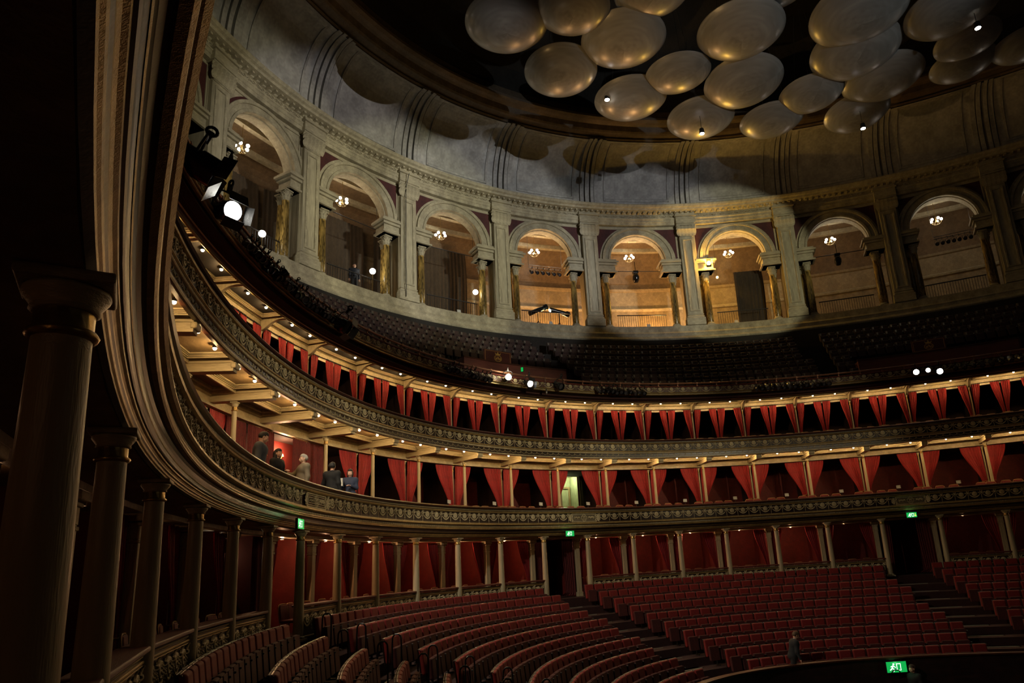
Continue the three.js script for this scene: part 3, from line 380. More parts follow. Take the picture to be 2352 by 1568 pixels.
{ const sh = merge([rbox(0.20, 2.3, 0.16, 0.012, 0, 1.15, 0), rbox(0.26, 0.2, 0.22, 0.012, 0, 0.1, 0)]), cp = merge([rbox(0.24, 0.05, 0.2, 0.015, 0, 2.16, 0), rbox(0.22, 0.2, 0.18, 0.012, 0, 2.3, 0), rbox(0.27, 0.05, 0.24, 0.015, 0, 2.42, 0), rbox(0.36, 0.12, 0.32, 0.03, 0, 2.52, 0)]);
  LOGGIA.forEach((t, i) => { const g = group('pilaster', `square cream pilaster between curtains of the lowest boxes, ${ord(i + 1)} from the left`, 'pilaster', 'pilasters of the lowest boxes'); place(g, -7.03, t, -1.45); mesh('shaft', sh, M.cream, g); mesh('capital', cp, M.cream, g); }); }
const royal = (t) => Math.abs(t - 62.5 * RAD) < 0.01;
let nG = 0, nS = 0; GRID.forEach((t, i) => {
  const f = frame(-5.4, t, 0, 0, 0.8), fx = { p: f.p };
  if (!royal(t)) { nG++; const g = column(-5.4, t, 1.78, kitG, `slender cream column on the lowest balcony, ${ord(nG)} from the left`, 'columns of the lowest balcony'); place(g, -5.4, t, 1.78, 0, 0.78); const q = column(-5.4, t, 1.95, kitP, `thin cream half column at the curtains of the lowest balcony, ${ord(nG)} from the left`, 'half columns of the lowest balcony'); place(q, -5.4, t, 1.95, 0, -0.02); }
  nS++; column(-5.36, t, 5.15, kitS, `thin cream column between red curtains on the middle balcony, ${ord(nS)} from the left`, 'columns of the middle balcony');
});
// a drape gathered towards x = 0 with a tie; dir = +1 spreads to +x
function drapeGeo(w, h, tie, wTie, dir, folds, seed, nu = 34, nv = 18) {
  const g = new THREE.PlaneGeometry(1, 1, nu, nv), p = g.attributes.position, uv = g.attributes.uv;
  for (let i = 0; i < p.count; i++) {
    const u = p.getX(i) + 0.5, v = 0.5 - p.getY(i), vt = tie / h, k = Math.min(1, v / vt), s = k * k * (3 - 2 * k) * 0.55 + k * 0.45;
    let xe = w + (wTie - w) * s, x0 = 0.02 * (1 - s); if (v > vt) { const e = (v - vt) / (1 - vt + 1e-6); xe = wTie * (1 + 0.5 * Math.sin(e * 1.5)); }
    const lean = Math.sin(v * Math.PI * 0.9) * 0.05 * w, ph = seed * 1.7 + Math.sin(u * 5 + seed) * 0.8, amp = (0.035 + 0.02 * Math.sin(seed + u * 7)) * (1 - 0.45 * (v < vt ? s : 1)) * (0.6 + 0.4 * v);
    p.setXYZ(i, dir * (x0 + (xe - x0) * u + lean * u * (1 - s)), -v * h, amp * Math.sin(u * folds * 6.283 + ph + v * 0.6) + 0.012 * Math.sin(u * folds * 15 + seed * 3) + 0.02); uv.setXY(i, u * w * 2.2, v * h);
  }
  if (dir < 0) { const a = g.index.array; for (let i = 0; i < a.length; i += 3) { const k = a[i]; a[i] = a[i + 1]; a[i + 1] = k; } }
  g.computeVertexNormals(); return g;
}
const tieGeo = (w) => T3(new THREE.TorusGeometry(w * 0.55, 0.018, 6, 14), 0, 0, 0, Math.PI / 2, 0, 0, [1, 1, 0.8]);
function drapeKit(w, h, tie, wTie, folds) { return [1, -1].map((dir) => [0, 1, 2].map((s) => drapeGeo(w, h, tie, wTie, dir, folds, s * 2.1 + 0.4 * dir))); }
const DS = drapeKit(0.42, 2.0, 1.6, 0.13, 5), DG = drapeKit(0.95, 2.2, 1.75, 0.24, 7), DL = drapeKit(0.62, 2.2, 1.75, 0.16, 6);
let cN = 0; const cornerWord = (dir) => dir > 0 ? 'right' : 'left';
function curtain(kit, d, t, h, dir, x, mat, label, grp, wTie, tie, z = 0) { const g = group('curtain', label, 'curtain', grp); place(g, d, t, h, x, z); const cloth = mesh('cloth', kit[dir > 0 ? 0 : 1][cN++ % 3], mat, g); const tm = mesh('tie', tieGeo(wTie), M.brass, cloth); tm.position.set(dir * wTie * 0.5, -tie, 0.03); return g; }
const rodGeo = {};
GRID.forEach((t, i) => {
  if (i < 2 || i + 1 >= GRID.length) return; const th = (t + GRID[i + 1]) / 2, k = i - 1, k2 = k;
  for (const dir of [-1, 1]) curtain(DS, -5.34, t, 7.70, dir, dir * 0.07, M.curtain, `red curtain just ${cornerWord(dir)} of the ${ord(k)} thin column, middle balcony`, 'curtains of the middle balcony', 0.13, 1.6, 0.08);
  for (const dir of [-1, 1]) curtain(DS, -5.34, th, 7.70, dir, dir * 0.015, M.curtain, `red curtain, ${cornerWord(dir)} one of the pair past the ${ord(k)} column, middle balcony`, 'curtains of the middle balcony', 0.13, 1.6, 0.08);
  // rod with rings
  const w = arcLen(-5.3, t, GRID[i + 1]) - 0.12, rod = group('curtain_rod', `dark curtain rod with rings in the ${ord(k)} bay of the middle balcony`, 'rod', 'curtain rods of the middle balcony'); place(rod, -5.34, th, 7.74, 0, 0.10);
  const rg = rodGeo.a ??= merge([bar([-1.3, 0, 0], [1.3, 0, 0], 0.016, 6), ...[-1, 1].map((s) => ball(0.035, s * 1.31, 0, 0, 6))]); mesh('rod', rg, M.black, rod); const ringG = rodGeo.b ??= new THREE.TorusGeometry(0.03, 0.008, 5, 10).rotateY(Math.PI / 2); for (let q = 0; q < 20; q++) { const u = q < 5 ? -1.22 + q * 0.085 : q < 15 ? -0.40 + (q - 5) * 0.085 : 0.88 + (q - 15) * 0.085; const m = mesh('ring', ringG, M.black, rod); m.position.set(u, -0.01, 0); }
  // lowest balcony
  if (!royal(t)) for (const dir of [-1, 1]) if (Math.abs(t - 68.94 * RAD) > 0.01) curtain(DG, -5.4, t, 4.52, dir, dir * 0.06, M.curtain, `red curtain just ${cornerWord(dir)} of the ${ord(k)} half column, lowest balcony`, 'curtains of the lowest balcony', 0.24, 1.75, 0.06);
});
// dark red closed drapes of the large double box where people stand
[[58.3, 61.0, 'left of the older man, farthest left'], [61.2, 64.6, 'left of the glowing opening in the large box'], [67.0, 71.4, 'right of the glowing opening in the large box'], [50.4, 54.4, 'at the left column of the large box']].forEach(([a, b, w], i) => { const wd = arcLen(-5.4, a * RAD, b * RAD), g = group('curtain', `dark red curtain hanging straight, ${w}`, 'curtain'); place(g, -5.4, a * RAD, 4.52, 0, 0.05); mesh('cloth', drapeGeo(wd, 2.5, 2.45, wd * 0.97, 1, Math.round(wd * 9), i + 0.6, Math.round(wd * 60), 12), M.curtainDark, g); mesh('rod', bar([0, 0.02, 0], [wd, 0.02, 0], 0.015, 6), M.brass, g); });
const GAPBAYS = [6, 13, 20], drapeE = [drapeGeo(0.62, 2.5, 2.45, 0.55, 1, 6, 0.7), drapeGeo(0.62, 2.5, 2.45, 0.55, -1, 6, 1.9)];
LOGGIA.forEach((t, i) => {
  for (const dir of [-1, 1]) { if (dir > 0 && GAPBAYS.includes(i)) continue; if (dir < 0 && GAPBAYS.includes(i - 1)) continue; curtain(DL, -7.0, t, 1.10, dir, dir * 0.10, M.curtain, `tied red curtain just ${cornerWord(dir)} of the ${ord(i + 1)} pilaster, boxes by the stalls`, 'curtains of the lowest boxes', 0.16, 1.75, -0.08); }
  if (i + 1 >= LOGGIA.length || GAPBAYS.includes(i)) return;
  // the front of a box: velvet rail, gilt beads, relief
  const t1 = LOGGIA[i + 1], tc = (t + t1) / 2, w = arcLen(-7.9, t, t1) - 0.2, g = group('parapet', `low parapet with velvet rail and gilt relief, ${ord(i + 1 - GAPBAYS.filter((q) => q < i).length)} from the left above stalls`, 'parapet', 'parapets of the lowest boxes'); place(g, -7.9, tc, -1.45);
  const sx = (geo) => { geo = geo.clone(); geo.scale(w, 1, 1); return geo; };
  mesh('panel', sx(box(1, 0.82, 0.08, 0, 0.36, 0)), M.maroon, g); mesh('rail', sx(rbox(1, 0.06, 0.34, 0.02, 0, 0.83, -0.04)), std(lin(0.16, 0.03, 0.02), 0.5), g);
  mesh('moulding', sx(merge([rbox(1, 0.03, 0.05, 0.01, 0, 0.70, 0.05), rbox(1, 0.022, 0.04, 0.008, 0, 0.66, 0.045), rbox(1, 0.04, 0.05, 0.012, 0, 0.08, 0.05)])), M.gold, g);
  const nb = Math.floor(w / 0.055), im = new THREE.InstancedMesh(new THREE.IcosahedronGeometry(0.018, 0), M.goldPale, nb), o = new THREE.Object3D(); for (let q = 0; q < nb; q++) { o.position.set(-w / 2 + 0.03 + q * 0.055, 0.755, 0.05); o.updateMatrix(); im.setMatrixAt(q, o.matrix); } im.name = 'bead_row'; im.userData.kind = 'stuff'; g.add(im);
  const n = Math.round(w / 0.58); for (let q = 0; q <= n; q++) { const x = -w / 2 + 0.1 + (w - 0.2) * q / n, m = mesh('bow', ornament.bow, M.goldPale, g); m.position.set(x, 0.54, 0.045); const dr = mesh('drop', ornament.drop, M.goldPale, g); dr.position.set(x, 0.46, 0.045); if (q < n) { const xm = x + (w - 0.2) / n / 2, a = mesh('medallion', ornament.medallion, M.goldPale, g); a.position.set(xm, 0.50, 0.04); const b = mesh('garland', ornament.garland, M.goldPale, g); b.position.set(xm, 0.48, 0.045); b.scale.x = (w - 0.2) / n / 0.55; } }
});
// chairs in the boxes: red pads in a gilt-edged frame
const chairGeo = (() => { const hoop = []; for (const [x, y] of [[-0.2, 0.42], [-0.215, 0.8], [-0.16, 0.875], [0, 0.885], [0.16, 0.875], [0.215, 0.8], [0.2, 0.42]]) hoop.push([x, y, -0.2 - (y - 0.42) * 0.12]);
  return { frame: merge([tube(hoop, 0.017, 6, 24), box(0.40, 0.03, 0.03, 0, 0.41, 0.19), box(0.40, 0.03, 0.03, 0, 0.41, -0.19)]), pad: T3(rbox(0.38, 0.42, 0.06, 0.03), 0, 0.66, -0.225, -0.12), seat: rbox(0.42, 0.08, 0.42, 0.035, 0, 0.455, 0), legF: lathe([[0, 0], [0.014, 0], [0.018, 0.2], [0.02, 0.42], [0, 0.42]], 8) }; })();
const chairFrame = std(lin(0.42, 0.24, 0.10), 0.4, { metalness: 0.3, bump: 0 });
function makeChair(label, grp) { const g = group('box_chair', label, 'chair', grp); mesh('frame', chairGeo.frame, chairFrame, g); mesh('backrest', chairGeo.pad, M.chairPad, g); mesh('seat', chairGeo.seat, M.chairPad, g); for (const [x, z] of [[-0.18, 0.18], [0.18, 0.18], [-0.18, -0.18], [0.18, -0.18]]) { const m = mesh('leg', chairGeo.legF, chairFrame, g); m.position.set(x, 0, z); } return g; }
let firstChair = null; function chair(d, t, h, x, z, turn, label, grp) { if (!firstChair) firstChair = makeChair(label, grp); else { const c = copyOf(firstChair, label, grp); place(c, d, t, h, x, z, turn); return c; } place(firstChair, d, t, h, x, z, turn); return firstChair; }
GRID.forEach((t, i) => {
  if (i < 5 || i + 1 >= GRID.length || t < 50 * RAD) return; const t1 = GRID[i + 1], th = (t + t1) / 2, k = i - 1;
  for (const [tt, w] of [[t, 'by'], [th, 'after']]) for (const s of [-1, 1]) chair(-6.9, tt, 5.02, s * (0.30 + rnd() * 0.06), rnd() * 0.05, (rnd() - 0.5) * 0.5 + s * 0.15, `red chair at the middle balcony rail, ${s < 0 ? 'left' : 'right'} ${w === 'by' ? 'of' : 'half a bay past'} the ${ord(k)} column`, 'chairs on the middle balcony');
  if (t > 66 * RAD) {
    const c = (x) => (rnd() - 0.5) * 0.06 + x;
    [[-0.75, 'far left'], [-0.28, 'left'], [0.35, 'right'], [0.85, 'far right']].forEach(([x, w]) => { chair(-6.72, t, 1.78, c(x), 0, (rnd() - 0.5) * 0.4, `red chair, rear row of the lowest balcony, ${w} of the ${ord(k)} column`, 'chairs on the lowest balcony'); if (Math.abs(x) !== 0.28) chair(-7.42, t, 1.62, c(x * 0.75 + 0.2), 0, (rnd() - 0.5) * 0.4, `red chair, front row of the lowest balcony, ${w} of the ${ord(k)} column`, 'chairs on the lowest balcony'); });
  }
});
LOGGIA.forEach((t, i) => { if (i + 1 >= LOGGIA.length || GAPBAYS.includes(i) || i < 2) return; const t1 = LOGGIA[i + 1]; [0.22, 0.48, 0.76].forEach((f, q) => chair(-7.42, t + (t1 - t) * f, -1.45, 0, (rnd() - 0.5) * 0.1, (rnd() - 0.5) * 0.6, `red chair behind the rail of the ${ord(i + 1)} lowest box, ${['left', 'middle', 'right'][q]} one`, 'chairs in the lowest boxes')); });
// soffit lamps: a white bulb in a dark cup; the light stands in the bulb
const lampGeo = { cup: merge([cyl(0.015, 0.015, 0.07, 8, 0, 0.075, 0), lathe([[0, 0.05], [0.035, 0.05], [0.05, 0.02], [0.054, -0.01], [0.046, -0.01], [0.04, 0.02], [0, 0.03]], 14)]), bulb: ball(0.043, 0, -0.018, 0, 12) };
const bulbMat = glow(lin(1, 0.86, 0.6), 9); const LAMPS = [];
function soffitLamp(d, t, h, label, grp, power) { const g = group('soffit_lamp', label, 'lamp', grp); place(g, d, t, h); const cup = mesh('cup', lampGeo.cup, M.blackGloss, g); mesh('bulb', lampGeo.bulb, bulbMat, cup); const l = new THREE.PointLight(WARM, power * K, 0, 2); l.position.set(0, -0.018, 0); l.castShadow = true; l.shadow.radius = 2; l.name = 'bulb_light'; g.add(l); LAMPS.push(l); return g; }
const P_GT = 3.2, P_S = 2.6;
GRID.forEach((t, i) => { if (i < 3 || i + 1 >= GRID.length) return; const t1 = GRID[i + 1];
  [0.16, 0.57].forEach((f, q) => { soffitLamp(-7.14, t + (t1 - t) * f + 0.012, 4.86, `small bulb under the middle balcony, ${q ? 'second' : 'first'} after the ${ord(i - 2)} beam`, 'bulbs under the middle balcony', P_GT); soffitLamp(-6.08, t + (t1 - t) * (f + 0.1), 7.95, `small bulb under the top balcony, ${q ? 'second' : 'first'} after the ${ord(i - 2)} bracket`, 'bulbs under the top balcony', P_S); }); });
// small downlights in the lowest boxes
const downGeo = { can: lathe([[0.05, 0.09], [0.05, 0], [0.042, 0], [0.04, 0.06], [0, 0.07]], 12), lens: cyl(0.034, 0.034, 0.012, 12, 0, 0.02, 0) };
LOGGIA.forEach((t, i) => { if (i + 1 >= LOGGIA.length || GAPBAYS.includes(i)) return; const th = (t + LOGGIA[i + 1]) / 2, g = group('box_downlight', `small downlight in the ceiling of the ${ord(i + 1)} lowest box`, 'lamp', 'downlights of the lowest boxes'); place(g, -6.75, th, 1.12); mesh('can', downGeo.can, M.black, g); mesh('lens', downGeo.lens, glow(lin(1, 0.7, 0.4), 3), g); const l = new THREE.PointLight(lin(1, 0.5, 0.24), (i < 6 ? 0.10 : [7, 8, 9, 10, 11, 12, 14, 15, 16, 17, 18].includes(i) ? 3.4 : 0.5) * K, 0, 2); l.position.set(0, -0.02, 0); l.castShadow = true; l.shadow.radius = 1.5; l.name = 'downlight_light'; g.add(l); });
// ---------------------------------------------------------------- seats of the stalls and of the circle
const inFrame = (p, m = 60) => { camera.updateMatrixWorld(); camera.updateProjectionMatrix(); const q = p.clone().project(camera); const x = (q.x + 1) / 2 * IMG_W, y = (1 - q.y) / 2 * IMG_H; return q.z < 1 && x > -m && x < IMG_W + m && y > -m && y < IMG_H + m; };
const stallKit = {
  backrest: T3(rbox(0.44, 0.60, 0.11, 0.05, 0, 0, 0, 3), 0, 0.60, -0.06, -0.13),
  back_shell: T3(rbox(0.45, 0.62, 0.03, 0.012, 0, 0, 0), 0, 0.595, -0.125, -0.13),
  trim: merge([T3(rbox(0.45, 0.016, 0.025, 0.007), 0, 0.897, -0.125), ball(0.013, -0.225, 0.88, -0.1, 6), ball(0.013, 0.225, 0.88, -0.1, 6)]),
  seat_pad: T3(rbox(0.42, 0.50, 0.10, 0.048, 0, 0, 0, 3), 0, 0.43, 0.14, -0.10),
  pad_underside: T3(rbox(0.40, 0.48, 0.02, 0.009), 0, 0.43, 0.20, -0.10),
  armrest: merge([T3(rbox(0.045, 0.035, 0.34, 0.014), 0.245, 0.60, 0.06), box(0.03, 0.58, 0.06, 0.245, 0.30, -0.02), box(0.05, 0.03, 0.22, 0.245, 0.015, 0.02)]),
};
const seatUnder = std(lin(0.085, 0.008, 0.007), 0.85), shellM = std(lin(0.02, 0.012, 0.010), 0.4);
const stallMat = { backrest: M.seat, back_shell: shellM, trim: M.steel, seat_pad: seatUnder, pad_underside: seatUnder, armrest: M.black };
function instancedKit(g, kit, mats, spots) { const o = new THREE.Object3D(); for (const k of Object.keys(kit)) { const im = new THREE.InstancedMesh(kit[k], mats[k], spots.length); spots.forEach((s, i) => { o.position.copy(s.f.p); o.rotation.set(0, s.f.ry + (s.turn ?? 0), 0); o.updateMatrix(); im.setMatrixAt(i, o.matrix); }); im.name = k; im.castShadow = im.receiveShadow = true; g.add(im); } }
const spots = [];
for (let i = 1; i <= ROWS; i++) {
  const d = rowD(i), secs = []; let from = 18 * RAD; AISLES.forEach((_, k) => { const [a, b] = AISLE_GAP(i, k); secs.push([from, a]); from = b; }); secs.push([from, 176 * RAD]);
  secs.forEach(([a, b], s) => { const L = arcLen(d, a, b), n = Math.floor(L / 0.5); for (let q = 0; q < n; q++) { const t = along(d, s === 0 ? b : a, (s === 0 ? -1 : 1) * (q + 0.5) * 0.5), f = frame(d, t, rowTop(i) - 0.9); if (!inFrame(f.p.clone().setY(f.p.y + 0.6), 40)) continue; spots.push({ f, i, s, q, turn: (rnd() - 0.5) * 0.03, dist: f.p.distanceTo(camera.position) }); } });
}
spots.sort((a, b) => a.dist - b.dist);
const blockWord = ['left block', 'middle block', 'right block', 'far block'], aisleWord = ['its aisle', 'the left aisle', 'the middle aisle', 'the right aisle'];
{ let proto = null; const near = spots.slice(0, 300), rest = spots.slice(300);
  near.forEach((s) => { const label = `red tip-up seat, ${ord(s.i)} row down, ${ord(s.q + 1)} from the aisle, ${blockWord[s.s]} of stalls`; let g; if (!proto) { g = proto = group('stalls_seat', label, 'seat', 'red seats of the stalls'); for (const k of Object.keys(stallKit)) mesh(k, stallKit[k], stallMat[k], g); } else g = copyOf(proto, label); g.position.copy(s.f.p); g.rotation.set(0, s.f.ry + s.turn, 0); });
  const g = group('stalls_seat_rows', 'rows of red tip-up seats filling the darker far stalls', 'seats'); g.userData.kind = 'stuff'; instancedKit(g, stallKit, stallMat, rest); }
const circleKit = { backrest: T3(rbox(0.43, 0.52, 0.08, 0.035), 0, 0.62, -0.08, -0.12), seat_pad: T3(rbox(0.40, 0.40, 0.08, 0.035), 0, 0.44, 0.10, -0.08), plate: T3(rbox(0.09, 0.15, 0.012, 0.004), -0.12, 0.78, -0.045, -0.12), knob: ball(0.026, 0.23, 0.70, 0.02, 8), arm: merge([box(0.03, 0.5, 0.05, 0.23, 0.27, 0), rbox(0.04, 0.03, 0.3, 0.012, 0.23, 0.58, 0.04)]) };
const plateM = std(lin(0.42, 0.38, 0.32), 0.3, { metalness: 0.8, bump: 0 }), circleMat = { backrest: std(lin(0.06, 0.028, 0.018), 0.7), seat_pad: std(lin(0.045, 0.016, 0.012), 0.8), plate: plateM, knob: M.steel, arm: M.black };
{ const C = []; const gaps = [[107.2, 109.6], [139.0, 141.6], [74.5, 76.5]].map((g) => g.map((x) => x * RAD));
  for (let i = 0; i < CROWS; i++) { const d = crowD(i); let t = 62 * RAD, q = 0; while (t < 168 * RAD) { t = along(d, t, 0.5); q++; const gp = gaps.find(([a, b]) => t > a && t < b); if (gp) continue; if (i < 4 && ((t > 91 * RAD && t < 107.5 * RAD && i > 0 && i < 4) || (t > 143 * RAD && t < 160 * RAD && i < 4))) continue; const f = frame(d, t, crowH(i)); if (inFrame(f.p, 10)) C.push({ f, i, q, dist: f.p.distanceTo(camera.position) }); } }
  C.sort((a, b) => a.dist - b.dist); let proto = null; C.slice(0, 290).forEach((s) => { const label = `dark seat with metal plate, top balcony, ${ord(s.i + 1)} row up, ${ord(Math.min(89, s.q))} along`; let g; if (!proto) { g = proto = group('circle_seat', label, 'seat', 'dark seats of the steep top balcony'); for (const k of Object.keys(circleKit)) mesh(k, circleKit[k], circleMat[k], g); } else g = copyOf(proto, label); g.position.copy(s.f.p); g.rotation.set(0, s.f.ry, 0); });
  const g = group('circle_seat_rows', 'rows of dark seats with glinting plates across the far top balcony', 'seats'); g.userData.kind = 'stuff'; instancedKit(g, circleKit, circleMat, C.slice(290)); }
// aisle steps with pale nosings, hand hoops
AISLES.forEach((a, k) => { const st = struct('stairs'); for (let i = 1; i <= ROWS; i++) for (const half of [0, 1]) { const c = (a[0] + a[1]) / 2, d = rowD(i) - 0.45 * half + 0.1, h = rowTop(i) - 0.9 - 0.1425 * half; place(mesh('step', box(1.5, 0.14, 0.46, 0, -0.07, 0), M.carpet, st), d, c, h); place(mesh('nosing', box(1.3, 0.02, 0.045, 0, 0.01, 0.215), std(lin(0.42, 0.40, 0.33), 0.5), st), d, c, h); } });
const hoopGeo = tube([[-0.11, 0, 0], [-0.11, 0.75, 0], [-0.10, 0.93, 0], [-0.05, 1.0, 0], [0.05, 1.0, 0], [0.10, 0.93, 0], [0.11, 0.75, 0], [0.11, 0, 0]], 0.02, 8, 48);
{ const rowList = [1, 2, 3, 4, 5, 6, 7]; rowList.forEach((i) => { [0, 1].forEach((sd) => { if (sd === 0 && i < 2) return; const e = AISLE_GAP(i, 0)[sd], g = group('hand_hoop', `black steel hand hoop on the ${sd ? 'right' : 'left'} of the left aisle, ${ord(i)} row down`, 'handrail', 'hand hoops along the left aisle'); place(g, rowD(i) - 0.25, e, rowTop(i) - 0.9, sd ? -0.12 : 0.12, 0, Math.PI / 2); mesh('hoop', hoopGeo, M.blackGloss, g); }); }); }
// ---------------------------------------------------------------- acoustic discs under the dome
const DISCS = [[1163, 70, -1.0, -24.1, 3.5, 22, 'far left disc with a small round hole'], [1318, 38, 1.8, -23.5, 3.1, 22, 'disc beside the holed one, cut by the top edge'], [1436, 111, 4.1, -25.5, 3.75, 22, 'large disc crossed by a dark band, in the left group'], [1290, 182, 1.3, -27.2, 3.4, 22, 'disc at the left with a pale wedge of light'], [1450, 245, 4.8, -29.5, 3.6, 22, 'disc hanging lowest beside the left bright lamp'], [1560, 184, 6.9, -27.8, 3.1, 22, 'smaller disc in the middle of the left group'], [1705, 90, 9.3, -25.4, 3.8, 22, 'big disc at the centre with a bluish right edge'], [1708, 208, 10.3, -28.8, 3.8, 22, 'pale disc below the big central one'], [1612, 288, 8.7, -31.4, 3.5, 22, 'low disc with a lamp on its underside'], [1773, 290, 12.6, -31.9, 3.3, 22, 'low disc right of the one with a lamp'], [1862, 232, 14.0, -29.9, 3.1, 22, 'dim disc right of the pale one'], [1966, 135, 15.1, -27.1, 4.0, 22, 'large glossy disc with a long white streak'], [1975, 50, 14.3, -24.8, 4.1, 22, 'large disc above the streaked one'], [2032, 197, 17.3, -29.1, 3.8, 22, 'dark glossy disc at the right'], [1970, 275, 17.1, -31.7, 3.3, 22, 'low dark disc carrying the right lamp'], [2190, 40, 18.4, -24.9, 3.8, 22, 'disc at the top right with a bright lamp'], [2225, 105, 20.1, -26.7, 2.8, 22, 'small dim disc at the right below the top lamp'], [2215, 160, 20.8, -28.3, 2.9, 22, 'faint disc near the right edge'], [1500, 8, 5.1, -23.1, 3.2, 22.3, 'disc cut by the top edge above the banded one'], [1790, 3, 10.3, -23.4, 3.2, 22.6, 'disc cut by the top edge at the centre'], [2345, 118, 23.2, -27.2, 2.9, 22, 'disc cut by the right edge'], [0, 0, 7.5, -21.5, 3.5, 22.6, 'disc above the top edge, left of centre'], [0, 0, -1.5, -21.2, 3.3, 22.6, 'disc above the top edge at the far left'], [0, 0, 13.0, -21.6, 3.5, 22.6, 'disc above the top edge, right of centre']];
const discShape = { shell: lathe([...Array(13)].map((_, k) => { const a = k / 12, r = Math.sin(a * 1.25) / Math.sin(1.25); return [0.5 * r, 0.155 * (1 - Math.cos(a * 1.25)) / (1 - Math.cos(1.25)) - 0.155]; }), 56), rim: lathe([[0.5, -0.004], [0.505, 0.0], [0.503, 0.008], [0.49, 0.01], [0.485, 0.006]], 56), top: lathe([[0.488, 0.008], [0.3, -0.03], [0, -0.045]], 40) };
DISCS.forEach(([px, py, x, z, dia, h, word], i) => {
  const g = group('acoustic_disc', `pale convex acoustic panel, ${word}`, 'acoustic panel', 'acoustic panels under the dome'); g.position.set(x, h + HY + 0.12 * dia, z); g.rotation.set((rnd() - 0.5) * 0.10, rnd() * 6, (rnd() - 0.5) * 0.10);
  for (const k of ['shell', 'rim', 'top']) { const m = mesh(k, discShape[k], k === 'top' ? M.discTop : M.disc, g); m.scale.setScalar(dia); }
  const wires = []; for (let q = 0; q < 3; q++) wires.push(bar([Math.cos(q * 2.09) * dia * 0.3, 0, Math.sin(q * 2.09) * dia * 0.3], [Math.cos(q * 2.09) * dia * 0.1, 5, Math.sin(q * 2.09) * dia * 0.1], 0.008, 4)); mesh('wire', wires, M.steel, g);
  if (i === 0) { const m = mesh('hole', merge([lathe([[0.19, 0.03], [0.21, 0], [0.19, -0.012], [0.165, 0], [0.16, 0.12], [0, 0.12]], 24)]), M.black, g); m.position.set(-0.1, -0.125 * dia, 0.45); }
});
const domeLampGeo = { can: lathe([[0.03, 0.30], [0.11, 0.28], [0.13, 0.1], [0.14, 0.02], [0.12, 0.0], [0.10, 0.05]], 18), lens: T3(new THREE.SphereGeometry(0.115, 18, 10), 0, 0.0, 0, 0, 0, 0, [1, 0.35, 1]), hook: bar([0, 0.28, 0], [0, 2.2, 0], 0.012, 5) };
[[3.55, 22.0, -28.9, 'hanging between two discs at the left'], [8.45, 20.95, -30.6, 'under the low central disc'], [16.9, 20.95, -31.0, 'under the low right disc'], [19.1, 21.15, -24.6, 'under the top right disc']].forEach(([x, h, z, w]) => { const g = group('dome_lamp', `bright white downlight ${w}`, 'lamp', 'downlights among the acoustic panels'); g.position.set(x, h + HY, z); mesh('can', domeLampGeo.can, M.black, g); mesh('lens', domeLampGeo.lens, glow(lin(1, 0.95, 0.85), 60), g); mesh('hook', domeLampGeo.hook, M.black, g); spotLight(new THREE.Vector3(x, h + HY - 0.08, z), new THREE.Vector3(x + (CX - x) * 0.2, 0, z + 4), lin(1, 0.9, 0.72), 6 * K, 34, 0.6, 0.1, 'dome_lamp_light'); });
// ---------------------------------------------------------------- stage lights along the top balcony
const stageGeo = { can: lathe([[0.0, -0.34], [0.09, -0.34], [0.12, -0.28], [0.13, -0.05], [0.15, -0.03], [0.15, 0.14], [0.135, 0.14], [0.13, 0.02]], 20).rotateX(Math.PI / 2), lens: T3(new THREE.SphereGeometry(0.132, 20, 12), 0, 0, 0.05, 0, 0, 0, [1, 1, 0.3]), yoke: tube([[-0.19, 0, -0.08], [-0.19, 0.2, -0.08], [-0.1, 0.27, -0.08], [0.1, 0.27, -0.08], [0.19, 0.2, -0.08], [0.19, 0, -0.08]], 0.014, 6, 30), clamp: merge([box(0.05, 0.13, 0.06, 0, 0.33, -0.08), T3(new THREE.TorusGeometry(0.05, 0.018, 6, 12), 0, 0.41, -0.08, 0, Math.PI / 2)]), door: merge([T3(box(0.30, 0.15, 0.006), 0, 0.19, 0.20, -0.5), T3(box(0.30, 0.15, 0.006), 0, -0.19, 0.20, 0.5), T3(box(0.006, 0.26, 0.14), 0.2, 0, 0.2, 0, 0.5), T3(box(0.006, 0.26, 0.14), -0.2, 0, 0.2, 0, -0.5)]) };
const deadLens = new THREE.MeshStandardMaterial({ color: lin(0.10, 0.10, 0.12), roughness: 0.08, metalness: 0.4 });
function stageLight(p, target, scale, label, opt = {}) {
  const g = group('stage_light', label, 'stage light', opt.group); g.position.copy(p); g.lookAt(target); g.scale.setScalar(scale); g.updateMatrixWorld();
  const can = mesh('can', stageGeo.can, opt.body ?? M.blackGloss, g); mesh('lens', stageGeo.lens, opt.on ?? deadLens, can); if (opt.doors) mesh('barn_door', stageGeo.door, M.black, can); const yoke = mesh('yoke', stageGeo.yoke, M.black, g); mesh('clamp', stageGeo.clamp, M.black, yoke);
  return g;
}
const eye = camera.position.clone();
const onWhite = glow(lin(1, 0.97, 0.86), 70), onPale = glow(lin(1, 0.96, 0.9), 35);
const spotAt = (t, h, d = -6.98) => pos(d, t * RAD, h).clone();
